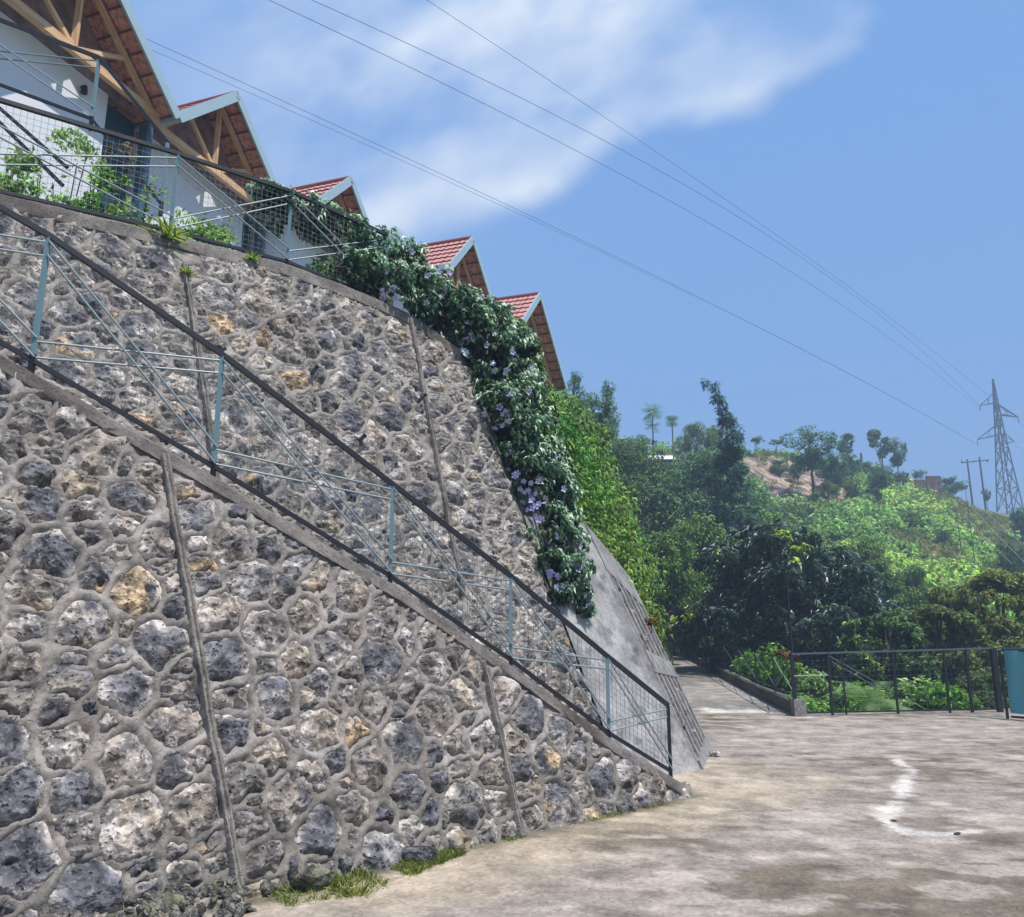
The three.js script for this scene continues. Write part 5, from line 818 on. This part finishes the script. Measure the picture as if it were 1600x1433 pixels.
{
  const o = thing('power_pylon', 'steel lattice power pylon on the ridge at the right', 'pylon', pyB), hw = (y) => { const t = y / pH; return t > 0.72 ? lerp(0.55, 0.05, (t - 0.72) / 0.28) : lerp(2.3, 0.55, t / 0.72); }, c = (s, t, y) => V(s * hw(y), y, t * hw(y));
  const lv = [0, 0.16, 0.30, 0.42, 0.53, 0.63, 0.72, 0.80, 0.88, 0.94, 1].map((f) => f * pH), q4 = [[-1, -1], [1, -1], [1, 1], [-1, 1]];
  for (const [s, t] of q4) part('leg', merge(lv.slice(0, -1).map((y, i) => bar(c(s, t, y), c(s, t, lv[i + 1]), 0.2))), M.steel, o);
  for (let i = 0; i + 1 < lv.length; i++) for (let k = 0; k < 4; k++) { const [a, b] = [q4[k], q4[(k + 1) % 4]]; part('brace', merge([bar(c(...a, lv[i]), c(...b, lv[i + 1]), 0.11), bar(c(...b, lv[i]), c(...a, lv[i + 1]), 0.11), ...(i % 2 ? [bar(c(...a, lv[i]), c(...b, lv[i]), 0.11)] : [])]), M.steel, o); }
  for (const [px, py, ry] of [[1531, 634, 622], [1591, 652, 640], [1527, 687, 672]]) { const tip = at(px, py, 150).sub(pyB), s = Math.sign(tip.x), yr = at(1560, ry, 150).y - pg; tip.z = 0; for (const t of [-1, 1]) part('cross_arm', merge([bar(c(s, t, yr - 1.0), tip, 0.15), bar(c(s, t, yr + 1.0), tip, 0.14), bar(c(s, t, yr - 1).lerp(tip, 0.4), c(s, t, yr + 1).lerp(tip, 0.4), 0.07)]), M.steel, o); const g = []; for (let i = 0; i < 7; i++) g.push(new THREE.CylinderGeometry(0.11, 0.11, 0.05, 8).translate(tip.x, tip.y - 0.15 - i * 0.13, tip.z)); part('insulator', merge(g), M.steel, o); tips.push(tip.clone().add(pyB).add(V(0, -1.0, 0))); }
  { const tip = V(2.6, at(1590, 690, 150).y - pg, 0), yr = tip.y + 0.6; for (const t of [-1, 1]) part('cross_arm', merge([bar(c(1, t, yr - 1), tip, 0.1), bar(c(1, t, yr + 1), tip, 0.09)]), M.steel, o); tips.push(tip.clone().add(pyB).add(V(0, -1, 0))); }
}
function cable(label, pts, r, group, mat = M.cable) {     // a cable through three or more points, hanging smoothly
  const g = new THREE.TubeGeometry(new THREE.CatmullRomCurve3(pts), 90, r, 5), m = shade(new THREE.Mesh(g, mat)); m.name = numbered('power_line'); scene.add(m); return tag(m, label, 'power line', group);
}
const span = (P0, P1, mid) => { const a = at(mid[0], mid[1], mid[2]), pts = [], t0 = (a.z - P0.z) / (P1.z - P0.z), s = (lerp(P0.y, P1.y, t0) - a.y) / (4 * t0 * (1 - t0)); for (let i = 0; i <= 24; i++) { const t = i / 24, p = P0.clone().lerp(P1, t); p.y -= 4 * s * t * (1 - t); pts.push(p); } return pts; };
cable('power line to the highest pylon arm, leftmost where lines leave the top edge', span(at(330, -42, 42), tips[0], [870, 281, 72]), 0.022, 'power lines to the pylon');
cable('power line to the highest pylon arm, second from left at the top edge', span(at(420, -30, 44), tips[0].clone().add(V(0.3, 0.4, 0)), [900, 262, 74]), 0.022, 'power lines to the pylon');
cable('faint power line crossing the white cloud to the right pylon arm', span(at(590, -50, 44), tips[1], [985, 240, 66]), 0.017, 'power lines to the pylon');
cable('lower power line running low over the cottage roofs to the pylon, upper strand', span(at(150, 25, 46), tips[2], [740, 352, 74]), 0.020, 'power lines to the pylon');
cable('lower power line running low over the cottage roofs to the pylon, lower strand', span(at(150, 40, 46), tips[2].clone().add(V(0, -0.2, 0)), [740, 357, 74]), 0.016, 'power lines to the pylon');
cable('power line leaving the right pylon arm towards the right edge', [tips[1], at(1625, 690, 160)], 0.03, 'power lines beyond the pylon');
cable('power line leaving the lower pylon arm towards the right edge', [tips[3], at(1640, 712, 160)], 0.03, 'power lines beyond the pylon');
{
  const a = at(1520, 790, 114), g1 = hillY(a.x, a.z), b = at(1540, 792, 114), g2 = hillY(b.x, b.z), o = thing('utility_poles', 'pair of wooden poles joined by a crossbar left of the pylon', 'utility poles', V(a.x, g1, a.z)), t1 = at(1520, 718, 114).y - g1, t2 = at(1540, 714, 114).y - g1, dx = b.x - a.x;
  part('pole', rod(V(0, -0.3, 0), V(0, t1, 0), 0.16, 8, 0.11), M.pole, o); part('pole', rod(V(dx, g2 - g1 - 0.3, 0), V(dx, t2, 0), 0.16, 8, 0.11), M.pole, o); part('crossbar', bar(V(-0.9, t1 - 0.5, 0), V(dx + 1.3, t2 - 0.45, 0), 0.14), M.pole, o);
  for (const x of [-0.8, dx / 2, dx + 1.1]) part('insulator', new THREE.CylinderGeometry(0.08, 0.1, 0.3, 8).translate(x, t1 - 0.28, 0), M.steel, o);
}
[[1494, 792, 66, 'slender pole on the grass slope, left of two'], [1512, 788, 68, 'slender pole on the grass slope, right of two'], [1508, 760, 100, 'short pole on the ridge below the pair of wooden poles']].forEach(([px, py, D, label]) => { const p = at(px, py, D), gy = hillY(p.x, p.z), t = thing('slender_pole', label, 'pole', V(p.x, gy, p.z), 'slender poles on the hill'); part('shaft', rod(V(0, -0.3, 0), V(0, p.y - gy, 0), 0.045, 7, 0.03), M.pole, t); part('crossbar', bar(V(-0.35, p.y - gy - 0.25, 0), V(0.35, p.y - gy - 0.25, 0), 0.06), M.pole, t); });
const stayMat = std({ color: new THREE.Color(0.45, 0.47, 0.46), roughness: 0.6 });
[[[1492, 790, 66], [1582, 882, 40], 'pale wire running down the hill, lowest of three'], [[1512, 785, 68], [1600, 878, 40], 'pale wire running down the hill, middle one of three'], [[1525, 785, 70], [1612, 862, 40], 'pale wire running down the hill, topmost of three']].forEach(([a, b, label]) => { const m = cable(label, [at(...a), at((a[0] + b[0]) / 2, (a[1] + b[1]) / 2 + 2, 51), at(...b)], 0.009, 'pale wires on the hill', stayMat); m.userData.category = 'wire'; });

renderer.render(scene, camera);
